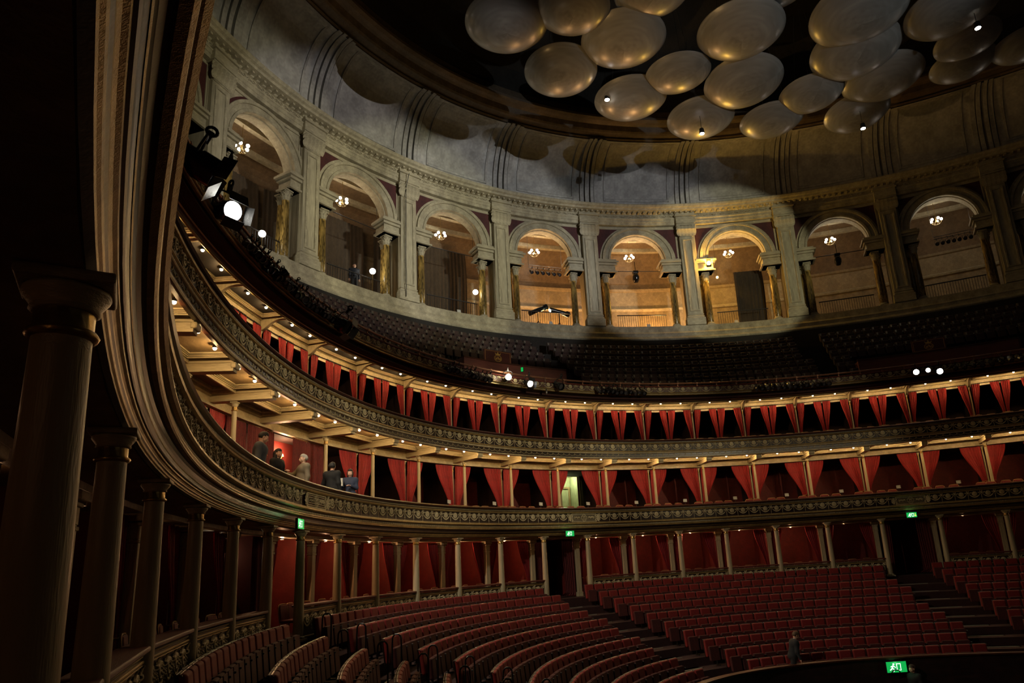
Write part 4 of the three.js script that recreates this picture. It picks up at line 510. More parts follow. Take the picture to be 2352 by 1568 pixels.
// the great lamp at the left that shines across the hall
{ const p = spotAt(49.34, 8.32, -7.05); stageLight(p, eye.clone().add(new THREE.Vector3(7, 3, -6)), 1.62, 'dazzling white stage light on the top balcony at the far left', { on: onWhite, doors: true });
  const q = pos(-13, 88 * RAD, -2.4), dir = q.clone().sub(p).normalize(); spotLight(p.clone().addScaledVector(dir, 0.5), q, lin(1, 0.93, 0.78), 260 * K, 36, 0.7, 0.15, 'great_spot_light'); }
{ const p = spotAt(95.07, 8.56, -7.02); stageLight(p, eye.clone().add(new THREE.Vector3(3, 2, 0)), 1.05, 'brilliant stage light on the middle of the top balcony', { on: onWhite }); const q = pos(-19, 100 * RAD, -4.5), dir = q.clone().sub(p).normalize(); spotLight(p.clone().addScaledVector(dir, 0.35), q, lin(1, 0.9, 0.7), 40 * K, 26, 0.8, 0.12, 'middle_spot_light'); pointLight(...p.clone().addScaledVector(inward(-7, 95 * RAD), 0.12).add(new THREE.Vector3(0.0, 0.25, 0.1)).toArray(), lin(1, 0.85, 0.6), 3.0 * K, 0.05, 'middle_spill_light'); }
stageLight(spotAt(98.3, 8.42), pos(-20, 92 * RAD, 3), 1.15, 'stage light with a black barn door throwing white light sideways', { on: onPale, doors: true });
stageLight(spotAt(103.0, 8.46), pos(-20, 120 * RAD, 0), 1.25, 'large black unlit stage light, right of the brilliant one', {});
stageLight(spotAt(45.6, 8.45), pos(-16, 70 * RAD, 4), 2.1, 'bulky black stage light hanging at the left edge of the top balcony', { doors: true });
stageLight(spotAt(68.4, 8.35), pos(-16, 80 * RAD, 2), 1.6, 'big black box-shaped stage light on the left curve', { doors: true });
[[147.2, 8.40, 1.0, 'left'], [148.35, 8.42, 0.8, 'middle'], [149.4, 8.30, 1.05, 'right']].forEach(([t, h, s, w], k) => { const p = spotAt(t, h); stageLight(p, k === 2 ? pos(-20, 135 * RAD, 4) : eye, s, `shining white stage light, ${w} one of the three at the far right`, { on: onPale, group: 'three stage lights at the far right' }); });
{ const p = spotAt(147.9, 8.45, -7.3); spotLight(p, pos(-18, 120 * RAD, -3), lin(1, 0.96, 0.86), 12 * K, 50, 0.8, 0.2, 'right_spot_light'); }
const runs = [[53, 67, 22, 'on the left curve of the top balcony'], [85.5, 92.5, 11, 'just left of the brilliant light'], [108.5, 115.5, 11, 'just right of the big black light'], [129.5, 138.5, 14, 'below the middle of the far circle seats'], [150.5, 157, 8, 'below the right crest banner']];
runs.forEach(([a, b, n, w]) => { for (let k = 0; k < n; k++) { const t = a + (b - a) * (k + 0.5) / n, h = 8.34 + (rnd() - 0.5) * 0.12; stageLight(spotAt(t, h, -6.96), pos(-20, (t + (rnd() - 0.5) * 60) * RAD, -4 + rnd() * 4), 0.62 + rnd() * 0.28, `small black stage light, ${ord(k + 1)} in the row ${w}`, { group: 'small stage lights on the top balcony', body: rnd() < 0.3 ? M.steel : M.blackGloss }); } });
{ const g = group('follow_microphone', 'silver egg-shaped microphone on a thin rod below the pipe rail', 'microphone'); const f = frame(-6.95, 101.0 * RAD, 8.1); g.position.copy(f.p); mesh('body', T3(ball(0.09, 0, 0, 0, 14), 0, 0, 0, 0, 0, 0, [0.75, 1.5, 0.75]), M.steel, g); mesh('rod', bar([0, 0.1, 0], [-0.04, 0.75, 0], 0.012, 6), M.steel, g); }
{ const p = spotAt(58.5, 8.5, -7.0), q = new THREE.Vector3(8, 22 + HY, -28), dir = q.clone().sub(p).normalize(); stageLight(p, q, 0.9, 'amber-lensed stage light tilted up at the acoustic panels, left curve', { on: glow(lin(1, 0.55, 0.15), 6) }); spotLight(p.clone().addScaledVector(dir, 0.3), q, lin(1, 0.58, 0.2), 260 * K, 20, 0.7, 0.1, 'panel_uplight_light'); }
// red entrance walls among the circle seats, with crest banners
function crestTexture() { const c = document.createElement('canvas'); c.width = 512; c.height = 256; const x = c.getContext('2d'); x.fillStyle = '#4a1a17'; x.fillRect(0, 0, 512, 256); x.strokeStyle = '#b98a4a'; x.lineWidth = 7; x.strokeRect(14, 14, 484, 228); x.strokeStyle = x.fillStyle = '#c9a24e'; x.lineWidth = 7; x.beginPath(); x.ellipse(256, 158, 70, 66, 0, 0, 7); x.stroke(); x.lineWidth = 3; x.beginPath(); x.ellipse(256, 158, 60, 56, 0, 0, 7); x.stroke(); x.font = 'bold 62px serif'; x.textAlign = 'center'; x.textBaseline = 'middle'; x.fillText('R', 226, 166); x.fillText('H', 288, 166); x.font = 'bold 84px serif'; x.fillText('A', 256, 152); x.beginPath(); x.moveTo(210, 86); x.lineTo(203, 50); x.lineTo(226, 66); x.lineTo(256, 36); x.lineTo(286, 66); x.lineTo(309, 50); x.lineTo(302, 86); x.closePath(); x.fill(); for (const a of [203, 256, 309]) { x.beginPath(); x.arc(a, a === 256 ? 32 : 46, 7, 0, 7); x.fill(); } x.fillRect(253, 16, 6, 16); x.fillRect(248, 20, 16, 6); const t = new THREE.CanvasTexture(c); t.colorSpace = THREE.SRGBColorSpace; return t; }
const crest = new THREE.MeshStandardMaterial({ map: crestTexture(), roughness: 0.7 }), redWall = std(lin(0.20, 0.05, 0.035), 0.6);
[[92.5, 107.2, 97.5, 'left', 9.9], [143.2, 158, 150.2, 'right', 9.85]].forEach(([a, b, tb, w, top]) => {
  const g = struct('wall_entrance'); mesh('front', bend(slab(arcLen(-5.0, a * RAD, b * RAD), top - 8.4, 0.12, 0, (top + 8.4) / 2, 0, 14), -5.0, (a + b) / 2 * RAD), redWall, g); mesh('cap', bend(slab(arcLen(-5.0, a * RAD, b * RAD) + 0.06, 0.06, 0.22, 0, top + 0.03, 0, 14), -5.0, (a + b) / 2 * RAD), M.wood, g);
  for (const t of [a, b]) place(mesh('side', box(0.1, top - 8.4, 1.5, 0, (top + 8.4) / 2, -0.75), redWall, g), -5.0, t * RAD);
  const s = group('crest_banner', `dark red crest banner with crown and gold monogram, ${w} one of the two`, 'banner'); place(s, -4.93, tb * RAD, 10.22, 0, 0.08); mesh('board', rbox(1.62, 0.66, 0.05, 0.01), redWall, s); mesh('face', new THREE.PlaneGeometry(1.56, 0.62).translate(0, 0, 0.03), crest, s); mesh('post', merge([box(0.05, 0.9, 0.05, -0.7, -0.5, -0.03), box(0.05, 0.9, 0.05, 0.7, -0.5, -0.03)]), M.black, s);
});
// ---------------------------------------------------------------- the gallery behind the arches: marble columns, rails, chandeliers, lamps
const mCol = { shaft: lathe([[0, 0.28], [0.2, 0.28], [0.205, 1.2], [0.17, 3.2], [0, 3.2]], 18), base: merge([rbox(0.52, 0.14, 0.52, 0.015, 0, 0.07, 0), lathe([[0, 0.14], [0.25, 0.14], [0.26, 0.19], [0.22, 0.23], [0.23, 0.27], [0, 0.28]], 18)]), capital: T3(capital(0.46, 0.56, true), 0, 3.18, 0) };
const railGeo = (() => { const l = [box(3.3, 0.05, 0.05, 0, 0.95, 0), box(3.3, 0.03, 0.03, 0, 0.12, 0)]; return merge(l); })(), barGeo = cyl(0.012, 0.012, 0.83, 5, 0, 0.53, 0);
const chGeo = { stem: merge([bar([0, 0.35, 0], [0, 1.6, 0], 0.012, 6), lathe([[0, 0.4], [0.03, 0.36], [0.05, 0.2], [0.03, 0.1], [0.07, 0.0], [0.05, -0.1], [0.0, -0.16]], 12), ball(0.04, 0, -0.2, 0, 8)]), arm: (() => { const l = []; for (let k = 0; k < 5; k++) l.push(tube([[0.03, 0, 0], [0.14, -0.10, 0], [0.26, -0.06, 0], [0.30, 0.08, 0]], 0.014, 6, 14).rotateY(k / 5 * 6.283)); l.push(T3(new THREE.TorusGeometry(0.22, 0.014, 6, 24), 0, -0.09, 0, Math.PI / 2)); return merge(l); })(), globe: ball(0.085, 0, 0, 0, 14) };
const globeMat = glow(lin(1, 0.93, 0.8), 22);
const bayWord = (i) => `${ord(i)} arch from the left`;
const bayGlow = { 1: 2.5, 2: 2.5, 3: 2, 4: 6, 5: 7, 6: 2, 7: 0.7, 8: 0.7, 9: 0.7 };
BAYS.forEach(({ tc, w }, i) => {
  if (i < 1) return; const k = i;
  for (const s of [-1, 1]) { const g = group('marble_column', `veined marble column on the ${s < 0 ? 'left' : 'right'} of the ${bayWord(k)}`, 'column', 'marble columns of the arcade'); place(g, 0.3, tc, 14.45, s * (w - 0.6), -0.1); for (const n of ['shaft', 'base', 'capital']) mesh(n, mCol[n], n === 'shaft' ? M.marble : M.plaster, g);
    const q = group('marble_column', `marble column set back behind the ${s < 0 ? 'left' : 'right'} side of the ${bayWord(k)}`, 'column', 'rear marble columns'); place(q, 0.3, tc, 14.45, s * (w - 0.35), -0.62); for (const n of ['shaft', 'base', 'capital']) mesh(n, mCol[n], n === 'shaft' ? M.marble : M.plaster, q); }
  const r = group('gallery_rail', `black iron railing across the ${bayWord(k)}`, 'railing', 'railings of the arcade'); place(r, 0.45, tc, 14.45); mesh('rail', railGeo, M.black, r); for (let q = 0; q < 23; q++) { const b = mesh('baluster', barGeo, M.black, r); b.position.x = -1.6 + q * 0.1455; }
  const c = group('chandelier', `brass chandelier with five white globes in the ${bayWord(k)}`, 'chandelier', 'chandeliers of the arcade'); place(c, 1.7, tc, 19.95); mesh('stem', chGeo.stem, M.brass, c); const chArm = mesh('arm', chGeo.arm, M.brass, c); for (let q = 0; q < 5; q++) { const b = mesh('globe', chGeo.globe, globeMat, chArm); b.position.set(Math.cos(q / 5 * 6.283) * 0.30, 0.16, -Math.sin(q / 5 * 6.283) * 0.30); }
  const l = new THREE.PointLight(lin(1, 0.66, 0.34), (bayGlow[k] ?? 5) * K, 0, 2); l.position.set(0.30, 0.16, 0); l.castShadow = true; l.shadow.radius = 4; l.name = 'chandelier_light'; c.add(l);
});
// warm floods added out of sight on the gallery floor, behind the pilasters, to wash the wall and vault of the two bright arches
[[4, 55], [5, 65], [1, 3], [2, 3]].forEach(([k, p]) => { const b = BAYS[k], g = group('added_flood', `added black flood lamp on the gallery floor of the ${bayWord(k)}`, 'lamp', 'added gallery flood lamps'); const f = frame(3.2, b.tc, 14.46, 2.35); g.position.copy(f.p); mesh('can', rbox(0.3, 0.2, 0.16, 0.02, 0, 0.2, 0), M.black, g); mesh('foot', rbox(0.2, 0.1, 0.2, 0.02, 0, 0.05, 0), M.black, g); mesh('lens', box(0.24, 0.14, 0.01, 0, 0.22, 0.086), glow(lin(1, 0.6, 0.25), 8), g); g.rotation.y = f.ry + 3.0; pointLight(f.p.x - f.n.x * 0.25, f.p.y + 0.4, f.p.z - f.n.z * 0.25, lin(1, 0.5, 0.17), p * K, 0.15, 'added_flood_light'); });
// amber lamp on the left column of the sixth arch
{ const b = BAYS[6], f = frame(0.3, b.tc, 18.75, -(b.w - 0.85), 0.25); stageLight(f.p.clone(), eye.clone().add(new THREE.Vector3(6, 6, 0)), 1.0, 'amber stage light glowing at the column of the sixth arch', { on: glow(lin(1, 0.62, 0.10), 60), doors: true }); pointLight(f.p.x + f.n.x * 0.3, f.p.y, f.p.z + f.n.z * 0.3, lin(1, 0.55, 0.08), 45 * K, 0.1, 'amber_light'); const q = frame(2.2, b.tc, 18.6, -0.8); pointLight(q.p.x, q.p.y, q.p.z, lin(1, 0.55, 0.1), 22 * K, 0.2, 'amber_rear_light'); const h = group('amber_lantern', 'small amber lantern inside the sixth arch', 'lamp'); h.position.copy(q.p); mesh('shade', ball(0.09, 0, 0, 0, 12), glow(lin(1, 0.6, 0.15), 10), h); mesh('hook', bar([0, 0.08, 0], [0, 2.7, 0], 0.01, 5), M.black, h);
  const d = group('backdrop_drape', 'tall dark drape filling the right of the sixth arch', 'curtain'); place(d, 1.6, b.tc, 18.6, 0.1); mesh('cloth', drapeGeo(1.9, 4.1, 4.05, 1.85, 1, 8, 2.2, 50, 8), std(lin(0.05, 0.04, 0.03), 0.9, { side: THREE.DoubleSide }), d); }
// brown drapes added to darken the back of three arches
[[1, 'first'], [2, 'second'], [3, 'third']].forEach(([k, w]) => { for (const sd of [-1, 1]) { const d = group('added_drape', `added dark brown drape at the back of the ${w} arch, ${sd < 0 ? 'left' : 'right'} half`, 'curtain', 'added drapes behind the arches'); place(d, 4.3, BAYS[k].tc, 20.6, sd < 0 ? -3.2 : 0.02); mesh('cloth', drapeGeo(3.2, 6.1, 6.0, 3.2, 1, 12, sd + 2, 70, 8), std(lin(0.07, 0.05, 0.03), 0.95, { side: THREE.DoubleSide }), d); } });
// globes on the gallery floor level
[[1, 75.81, 15.37, 'first'], [2, 89.0, 15.84, 'second'], [3, 102.25, 16.13, 'third']].forEach(([k, t, h, w]) => { const g = group('wall_globe', `round white globe lamp low in the ${w} arch`, 'lamp', 'globe lamps of the gallery'); place(g, 0.45, t * RAD, h); mesh('globe', ball(0.16, 0, 0, 0, 16), glow(lin(1, 0.95, 0.82), 14), g); mesh('stem', cyl(0.015, 0.02, h - 14.46 - 0.1, 6, 0, -(h - 14.46) / 2 - 0.05, 0), M.brass, g); pointLight(...place(new THREE.Object3D(), 0.45, t * RAD, h).position.toArray(), lin(1, 0.9, 0.7), 1.2 * K, 0.15, 'globe_light'); });
// bars with small lamps, a hanging speaker, follow spots
function lampBar(d, t0, t1, h, n, word) { const a = pos(d, t0 * RAD, h).clone(), b = pos(d, t1 * RAD, h).clone(), g = group('lamp_bar', `silver lighting bar hung across the ${word}`, 'lighting bar'); const mid = a.clone().add(b).multiplyScalar(0.5); g.position.copy(mid); const A = a.clone().sub(mid), B = b.clone().sub(mid), up = new THREE.Vector3(0, 0.16, 0); mesh('chord', [bar(A, B, 0.022, 6), bar(A.clone().add(up), B.clone().add(up), 0.022, 6)], M.steel, g); const l = []; for (let k = 0; k < 10; k++) l.push(bar(A.clone().lerp(B, k / 10), A.clone().lerp(B, (k + 0.5) / 10).add(up), 0.01, 4)); l.push(bar(A.clone().add(up), A.clone().add(new THREE.Vector3(0, 2.6, 0)), 0.012, 4), bar(B.clone().add(up), B.clone().add(new THREE.Vector3(0, 2.6, 0)), 0.012, 4)); mesh('brace', l, M.steel, g);
  for (let k = 0; k < n; k++) { const p = a.clone().lerp(b, (k + 0.5) / n); p.y -= 0.32; stageLight(p, pos(-20, (100 + k * 6) * RAD, 0), 0.75, `small black lamp on the silver bar, ${word}, ${ord(k + 1)} from the left`, { group: 'lamps on the silver bars' }); } }
lampBar(1.2, 110.1, 114.4, 18.72, 6, 'fourth arch'); lampBar(1.2, 155.7, 159.1, 18.6, 7, 'eighth arch');
[[2, 'second arch'], [3, 'third arch'], [5, 'fifth arch'], [7, 'seventh arch']].forEach(([k, w]) => { const b = BAYS[k], g = group('lamp_pipe', `black pipe slung across the ${w}`, 'pipe', 'pipes across the arches'); place(g, 1.0, b.tc, 18.75); mesh('pipe', bar([-2.0, 0, 0], [2.0, 0, 0], 0.025, 6), M.black, g); for (const s of [-1.8, 1.8]) mesh('hanger', bar([s, 0, 0], [s, 2.6, 0], 0.012, 4), M.black, g); });
const spkGeo = { body: merge([T3(lathe([[0, -0.32], [0.14, -0.3], [0.22, -0.1], [0.22, 0.12], [0.14, 0.3], [0, 0.32]], 14), 0, 0, 0, 0.3)]), cone: T3(lathe([[0.15, 0.02], [0.1, -0.03], [0.03, -0.06], [0, -0.05]], 16), 0, -0.05, 0.22, Math.PI / 2), bracket: merge([rbox(0.36, 0.18, 0.3, 0.03, 0, 0.42, 0), bar([0, 0.5, 0], [0, 1.2, 0], 0.02, 6)]) };
[[5, 'fifth'], [7, 'seventh']].forEach(([k, w]) => { const g = group('hanging_speaker', `black speaker pod hanging in the ${w} arch`, 'speaker', 'speaker pods in the arches'); place(g, 1.1, BAYS[k].tc, 18.3, 0.1); for (const n of ['body', 'cone', 'bracket']) mesh(n, spkGeo[n], M.blackGloss, g); });
[[110.7, 0.45, 'left'], [113.4, -0.2, 'right']].forEach(([t, tilt, w]) => { const g = group('follow_spot', `black follow spot on a stand behind the fourth arch rail, ${w} one`, 'stage light', 'two follow spots'); place(g, 0.9, t * RAD, 14.46); const tb = mesh('tube', merge([cyl(0.14, 0.16, 1.25, 16, 0, 0, 0), cyl(0.19, 0.19, 0.2, 16, 0, 0.6, 0)]).rotateZ(-Math.PI / 2 + tilt), M.blackGloss, g); tb.position.y = 1.2; mesh('stand', merge([cyl(0.025, 0.025, 1.15, 6, 0, 0.58, 0), bar([0, 0.5, 0], [0.3, 0, 0.1], 0.018, 5), bar([0, 0.5, 0], [-0.3, 0, 0.1], 0.018, 5), bar([0, 0.5, 0], [0, 0, -0.3], 0.018, 5)]), M.black, g); });
{ const g = group('work_lamp', 'small green-white work lamp between the two follow spots', 'lamp'); place(g, 0.6, 112.0 * RAD, 15.6); mesh('shade', T3(ball(0.1, 0, 0, 0, 12), 0, 0, 0, 0, 0, 0.5, [0.7, 1.1, 0.7]), glow(lin(0.8, 1, 0.7), 7), g); mesh('stem', bar([0, -0.1, 0], [0, -1.1, 0], 0.012, 5), M.black, g); }
for (const [k, x] of [[3, 0.2], [4, 0.1], [5, 0.25], [6, -0.6]]) { const g = group('card', `small white card standing on the ledge of the ${bayWord(k)}`, 'card', 'white cards on the ledge'); place(g, 0.12, BAYS[k].tc, 14.46, x); mesh('sheet', T3(box(0.24, 0.22, 0.006), 0, 0.12, 0, -0.25), M.paper, g); }
{ const g = group('conduit', 'dark cable running down the pilaster beside the second arch', 'cable'); place(g, 0.02, PILASTER[3], 14.6, -0.3, 0.25); mesh('cable', tube([[0, 0, 0], [0, 3, 0.0], [0.02, 6.6, 0.02], [0.05, 7.4, 0.3]], 0.02, 5, 20), M.black, g); }
// ---------------------------------------------------------------- a truss over the stage, behind the viewer, whose lamps throw the pale beams on the arcade and the cove
{ const tr = group('stage_truss', 'black lighting truss hung over the stage behind the viewer', 'truss'); tr.position.set(27, 9.6 + HY, 2.5); const l = []; for (const [y, z] of [[0, 0], [0.4, 0], [0.4, 0.4], [0, 0.4]]) l.push(bar([-5, y, z], [5, y, z], 0.025, 6)); for (let k = 0; k < 20; k++) l.push(bar([-5 + k * 0.5, 0, 0], [-4.5 + k * 0.5, 0.4, 0], 0.012, 4), bar([-5 + k * 0.5, 0.4, 0.4], [-4.5 + k * 0.5, 0, 0.4], 0.012, 4)); mesh('frame', l, M.black, tr); mesh('cable', [bar([-4, 0.4, 0.2], [-4, 12, 0.2], 0.012, 4), bar([4, 0.4, 0.2], [4, 12, 0.2], 0.012, 4)], M.black, tr); }
const AIM = (t, h, d = 0) => pos(d, t * RAD, h).clone();
BEAMS.forEach(([x, h, z, t, th, color, power, angle, blur, rad, w, to]) => { const p = new THREE.Vector3(x, h + HY, z), q = to ? new THREE.Vector3(to[0], to[1] + HY, to[2]) : AIM(t, th), dir = q.clone().sub(p).normalize(); stageLight(p, q, 1.2, `stage light on the rear truss, ${w}`, { on: glow(color, 20) }); spotLight(p.clone().addScaledVector(dir, 0.3), q, color, power * K, angle, blur, rad, 'beam_light'); });
// ---------------------------------------------------------------- people: one continuous body each, from a field of tapered capsules; clothes and hair are parts
const V3 = (x, y, z) => new THREE.Vector3(x, y, z);
function capsuleDist(p, c) { const [a, b, ra, rb] = c, abx = b.x - a.x, aby = b.y - a.y, abz = b.z - a.z, l2 = abx * abx + aby * aby + abz * abz || 1e-9; let t = ((p.x - a.x) * abx + (p.y - a.y) * aby + (p.z - a.z) * abz) / l2; t = t < 0 ? 0 : t > 1 ? 1 : t; const dx = p.x - a.x - abx * t, dy = p.y - a.y - aby * t, dz = p.z - a.z - abz * t; return Math.sqrt(dx * dx + dy * dy + dz * dz) - (ra + (rb - ra) * t); }
function fieldMesh(n, centre, half, caps, k, cut) {
  const mc = new MarchingCubes(n, new THREE.MeshBasicMaterial(), false, false, 120000); mc.isolation = 0; const p = V3(), hs = n / 2;
  for (let z = 0; z < n; z++) for (let y = 0; y < n; y++) for (let x = 0; x < n; x++) { p.set(centre.x + (x - hs) / hs * half, centre.y + (y - hs) / hs * half, centre.z + (z - hs) / hs * half); let d = 1e3, s = 0; let m = 1e3; const D = []; for (const c of caps) { const q = capsuleDist(p, c) * (c[4] ?? 1); D.push(q); if (q < m) m = q; } if (m > 6 * k) d = m; else { for (const q of D) s += Math.exp(-(q - m) / k); d = m - k * Math.log(s); } if (cut) d = Math.max(d, cut(p)); mc.field[x + y * n + z * n * n] = -d; }
  mc.update(); const cnt = mc.count, pos0 = new Float32Array(mc.positionArray.subarray(0, cnt * 3)); for (let i = 0; i < cnt; i++) { pos0[i * 3] = pos0[i * 3] * half + centre.x; pos0[i * 3 + 1] = pos0[i * 3 + 1] * half + centre.y; pos0[i * 3 + 2] = pos0[i * 3 + 2] * half + centre.z; }
  let g = new THREE.BufferGeometry(); g.setAttribute('position', new THREE.BufferAttribute(pos0, 3)); g = mergeVertices(g, 1e-4); g.computeVertexNormals(); return clean(g);
}
const skinM = (c) => std(c, 0.55, { bump: 0, map: null }), SKIN = lin(0.50, 0.29, 0.20);
// pose: lean (forward tilt), head {turn, nod}, arms [left, right] as {e: elbow, w: wrist} offsets from the shoulder, step; local +z is where the person faces
function person(name, label, H, o) {
  const s = H / 1.75, g = group('person', label, 'person'), L = (x, y, z) => V3(x * s, y * s, z * s), lean = o.lean ?? 0, wd = o.woman ? 0.88 : 1;
  const T = (x, y, z) => { const dy = y - 0.95, c = Math.cos(lean), n = Math.sin(lean); return L(x, 0.95 + dy * c - z * n * 0, z + dy * n); };
  const pel = L(0, 0.95, 0), waist = T(0, 1.12, 0.0), chest = T(0, 1.33, 0.01), neck = T(0, 1.46, -0.01), hb = T(0, 1.555, 0.015), sh = [T(0.19 * wd, 1.40, -0.01), T(-0.19 * wd, 1.40, -0.01)], st = o.step ?? 0.03;
  const hip = [L(0.09, 0.92, 0), L(-0.09, 0.92, 0)], knee = [L(0.10, 0.49, 0.03 + st), L(-0.10, 0.49, 0.03 - st)], ank = [L(0.10, 0.08, st * 1.6), L(-0.10, 0.08, -st * 2.2)], toe = [L(0.12, 0.03, st * 1.6 + 0.17), L(-0.12, 0.03, -st * 2.2 + 0.17)];
  const arms = [0, 1].map((i) => { const a = (o.arms ?? [])[i] ?? { e: [i ? -0.05 : 0.05, -0.29, -0.02], w: [i ? -0.02 : 0.02, -0.25, 0.07] }; const e = sh[i].clone().add(L(...a.e)), w = e.clone().add(L(...a.w)); return { e, w, curl: a.curl ?? 0.5 }; });
  const R = (x) => x * s, trunk = [[pel.clone().add(L(0.05, 0, 0)), pel.clone().add(L(-0.05, 0, 0)), R(0.125), R(0.125)], [pel, waist, R(0.13 * wd), R(0.118 * wd)], [waist, chest, R(0.12 * wd), R(0.135 * wd)], [sh[0], sh[1], R(0.075), R(0.075)], [chest.clone().add(L(0.07, 0, 0)), chest.clone().add(L(-0.07, 0, 0)), R(0.125 * wd), R(0.125 * wd)]];
  if (o.woman) trunk.push([chest.clone().add(L(0.07, -0.03, 0.07)), chest.clone().add(L(0.07, -0.05, 0.08)), R(0.06), R(0.06)], [chest.clone().add(L(-0.07, -0.03, 0.07)), chest.clone().add(L(-0.07, -0.05, 0.08)), R(0.06), R(0.06)]);
  if (o.belly) trunk.push([waist.clone().add(L(0, 0, 0.06)), waist.clone().add(L(0, -0.05, 0.07)), R(0.11), R(0.11)]);
  const armC = [], foreC = [], legC = [];
  for (const i of [0, 1]) { armC.push([sh[i], arms[i].e, R(0.056 * wd), R(0.043 * wd)]); foreC.push([arms[i].e, arms[i].w, R(0.042 * wd), R(0.029 * wd)]); legC.push([hip[i], knee[i], R(0.088), R(0.06)], [knee[i], ank[i], R(0.058), R(0.04)], [ank[i], toe[i], R(0.042), R(0.03)]); }
  const neckC = [[neck, hb, R(0.055 * wd), R(0.052 * wd)]];
  const body = [fieldMesh(84, L(0, 0.86, 0.02), R(0.98), [...trunk, ...armC, ...foreC, ...legC, ...neckC, [hb.clone().add(L(0, 0.06, 0)), hb.clone().add(L(0, 0.1, 0)), R(0.07), R(0.07)]], R(0.016))];
  // head, in its own frame
  const hq = new THREE.Quaternion().setFromEuler(new THREE.Euler((o.nod ?? 0) + lean * 0.6, o.turn ?? 0, o.tilt ?? 0, 'YXZ')), HP = (x, y, z) => V3(x, y, z).multiplyScalar(s).applyQuaternion(hq).add(hb);
  const head = [[HP(0, 0.11, -0.02), HP(0, 0.13, -0.005), R(0.083), R(0.083)], [HP(0, 0.07, 0.02), HP(0, 0.01, 0.055), R(0.066), R(0.036)], [HP(0.03, 0.03, 0.035), HP(-0.03, 0.03, 0.035), R(0.038), R(0.038)], [HP(0, 0.085, 0.085), HP(0, 0.045, 0.105), R(0.011), R(0.017)], [HP(0.035, 0.098, 0.078), HP(-0.035, 0.098, 0.078), R(0.013), R(0.013)], [HP(0.02, 0.012, 0.088), HP(-0.02, 0.012, 0.088), R(0.0085), R(0.0085)], [HP(0.078, 0.085, -0.005), HP(0.083, 0.05, -0.002), R(0.017), R(0.012), 1.3], [HP(-0.078, 0.085, -0.005), HP(-0.083, 0.05, -0.002), R(0.017), R(0.012), 1.3], [neck, HP(0, 0.03, -0.01), R(0.052), R(0.05)], [HP(0.038, 0.055, 0.06), HP(0.036, 0.05, 0.058), R(0.03), R(0.03)], [HP(-0.038, 0.055, 0.06), HP(-0.036, 0.05, 0.058), R(0.03), R(0.03)]];
  body.push(fieldMesh(54, HP(0, 0.06, 0.01), R(0.165), head, R(0.008)));
  // hands with palm, thumb and four fingers
  for (const i of [0, 1]) { const w = arms[i].w, dir = w.clone().sub(arms[i].e).normalize(), up = V3(0, 1, 0), side = V3().crossVectors(dir, up); if (side.length() < 0.2) side.set(i ? -1 : 1, 0, 0); side.normalize(); const nrm = V3().crossVectors(side, dir).normalize(), at = (a, b, c) => w.clone().addScaledVector(dir, a * s).addScaledVector(side, b * s).addScaledVector(nrm, c * s), c = arms[i].curl, caps = [[at(-0.03, 0, 0), at(0.02, 0, 0), R(0.027), R(0.026)], [at(0.03, 0.022, 0), at(0.085, 0.030, 0), R(0.017), R(0.013)], [at(0.03, 0.005, 0), at(0.09, 0.010, 0), R(0.017), R(0.013)], [at(0.03, -0.012, 0), at(0.088, -0.010, 0), R(0.017), R(0.013)], [at(0.03, -0.026, 0), at(0.08, -0.028, 0), R(0.016), R(0.012)]];
    [[0.030, 0.038, 0.026], [0.010, 0.043, 0.03], [-0.010, 0.040, 0.028], [-0.028, 0.031, 0.022]].forEach(([y, l1, l2], q) => { const a = at(0.088 - q * 0.002, y, 0), b = at(0.088 + l1 * Math.cos(c), y * 1.25, -l1 * Math.sin(c)), e = at(0.088 + l1 * Math.cos(c) + l2 * Math.cos(c * 2.1), y * 1.35, -l1 * Math.sin(c) - l2 * Math.sin(c * 2.1)); caps.push([a, b, R(0.0095), R(0.0085)], [b, e, R(0.0085), R(0.0065)]); });
    caps.push([at(0.02, 0.028, 0), at(0.055, 0.058, -0.012), R(0.014), R(0.0105)], [at(0.055, 0.058, -0.012), at(0.085, 0.066, -0.022), R(0.0105), R(0.008)]); body.push(fieldMesh(46, at(0.06, 0.01, -0.01), R(0.125), caps, R(0.0035))); }
  mesh('body', body, skinM(o.skin ?? SKIN), g);
  const eyes = []; for (const q of [1, -1]) eyes.push(ball(R(0.0085), ...HP(q * 0.031, 0.078, 0.081).toArray(), 8)); mesh('eye', eyes, M.blackGloss, g); mesh('mouth', bar(HP(0.022, 0.011, 0.094), HP(-0.022, 0.011, 0.094), R(0.0045), 5), skinM(lin(0.32, 0.08, 0.07)), g);
  const infl = (list, r) => list.map(([a, b, p, q]) => [a, b, p + r * s, q + r * s]);
  // top: shirt, jacket or sweater, cut at neck and wrists
  const topCaps = [...infl(trunk, 0.022), ...infl(armC, 0.020), ...infl(foreC.map(([a, b, p, q]) => [a, b.clone().lerp(a, 0.10), p, q]), o.cuff ?? 0.016), [neck.clone().add(L(0, -0.04, 0)), neck.clone().add(L(0, -0.01, 0)), R(0.075), R(0.066)]], hem = R(o.hem ?? 0.84);
  mesh(o.topName ?? 'jacket', fieldMesh(84, L(0, 1.05, 0.02), R(0.72), topCaps, R(0.02), (p) => hem - p.y), std(o.top, 0.85, { s: 4, map: streak, bump: 0.003, bs: 6 }), g);
  mesh('trousers', fieldMesh(64, L(0, 0.52, 0), R(0.62), [...infl([trunk[0]], 0.014), ...infl(legC.filter((_, i) => i % 3 < 2), 0.018)], R(0.016), (p) => Math.max(p.y - R(1.0), R(0.06) - p.y)), std(o.trousers ?? lin(0.03, 0.03, 0.035), 0.9), g);
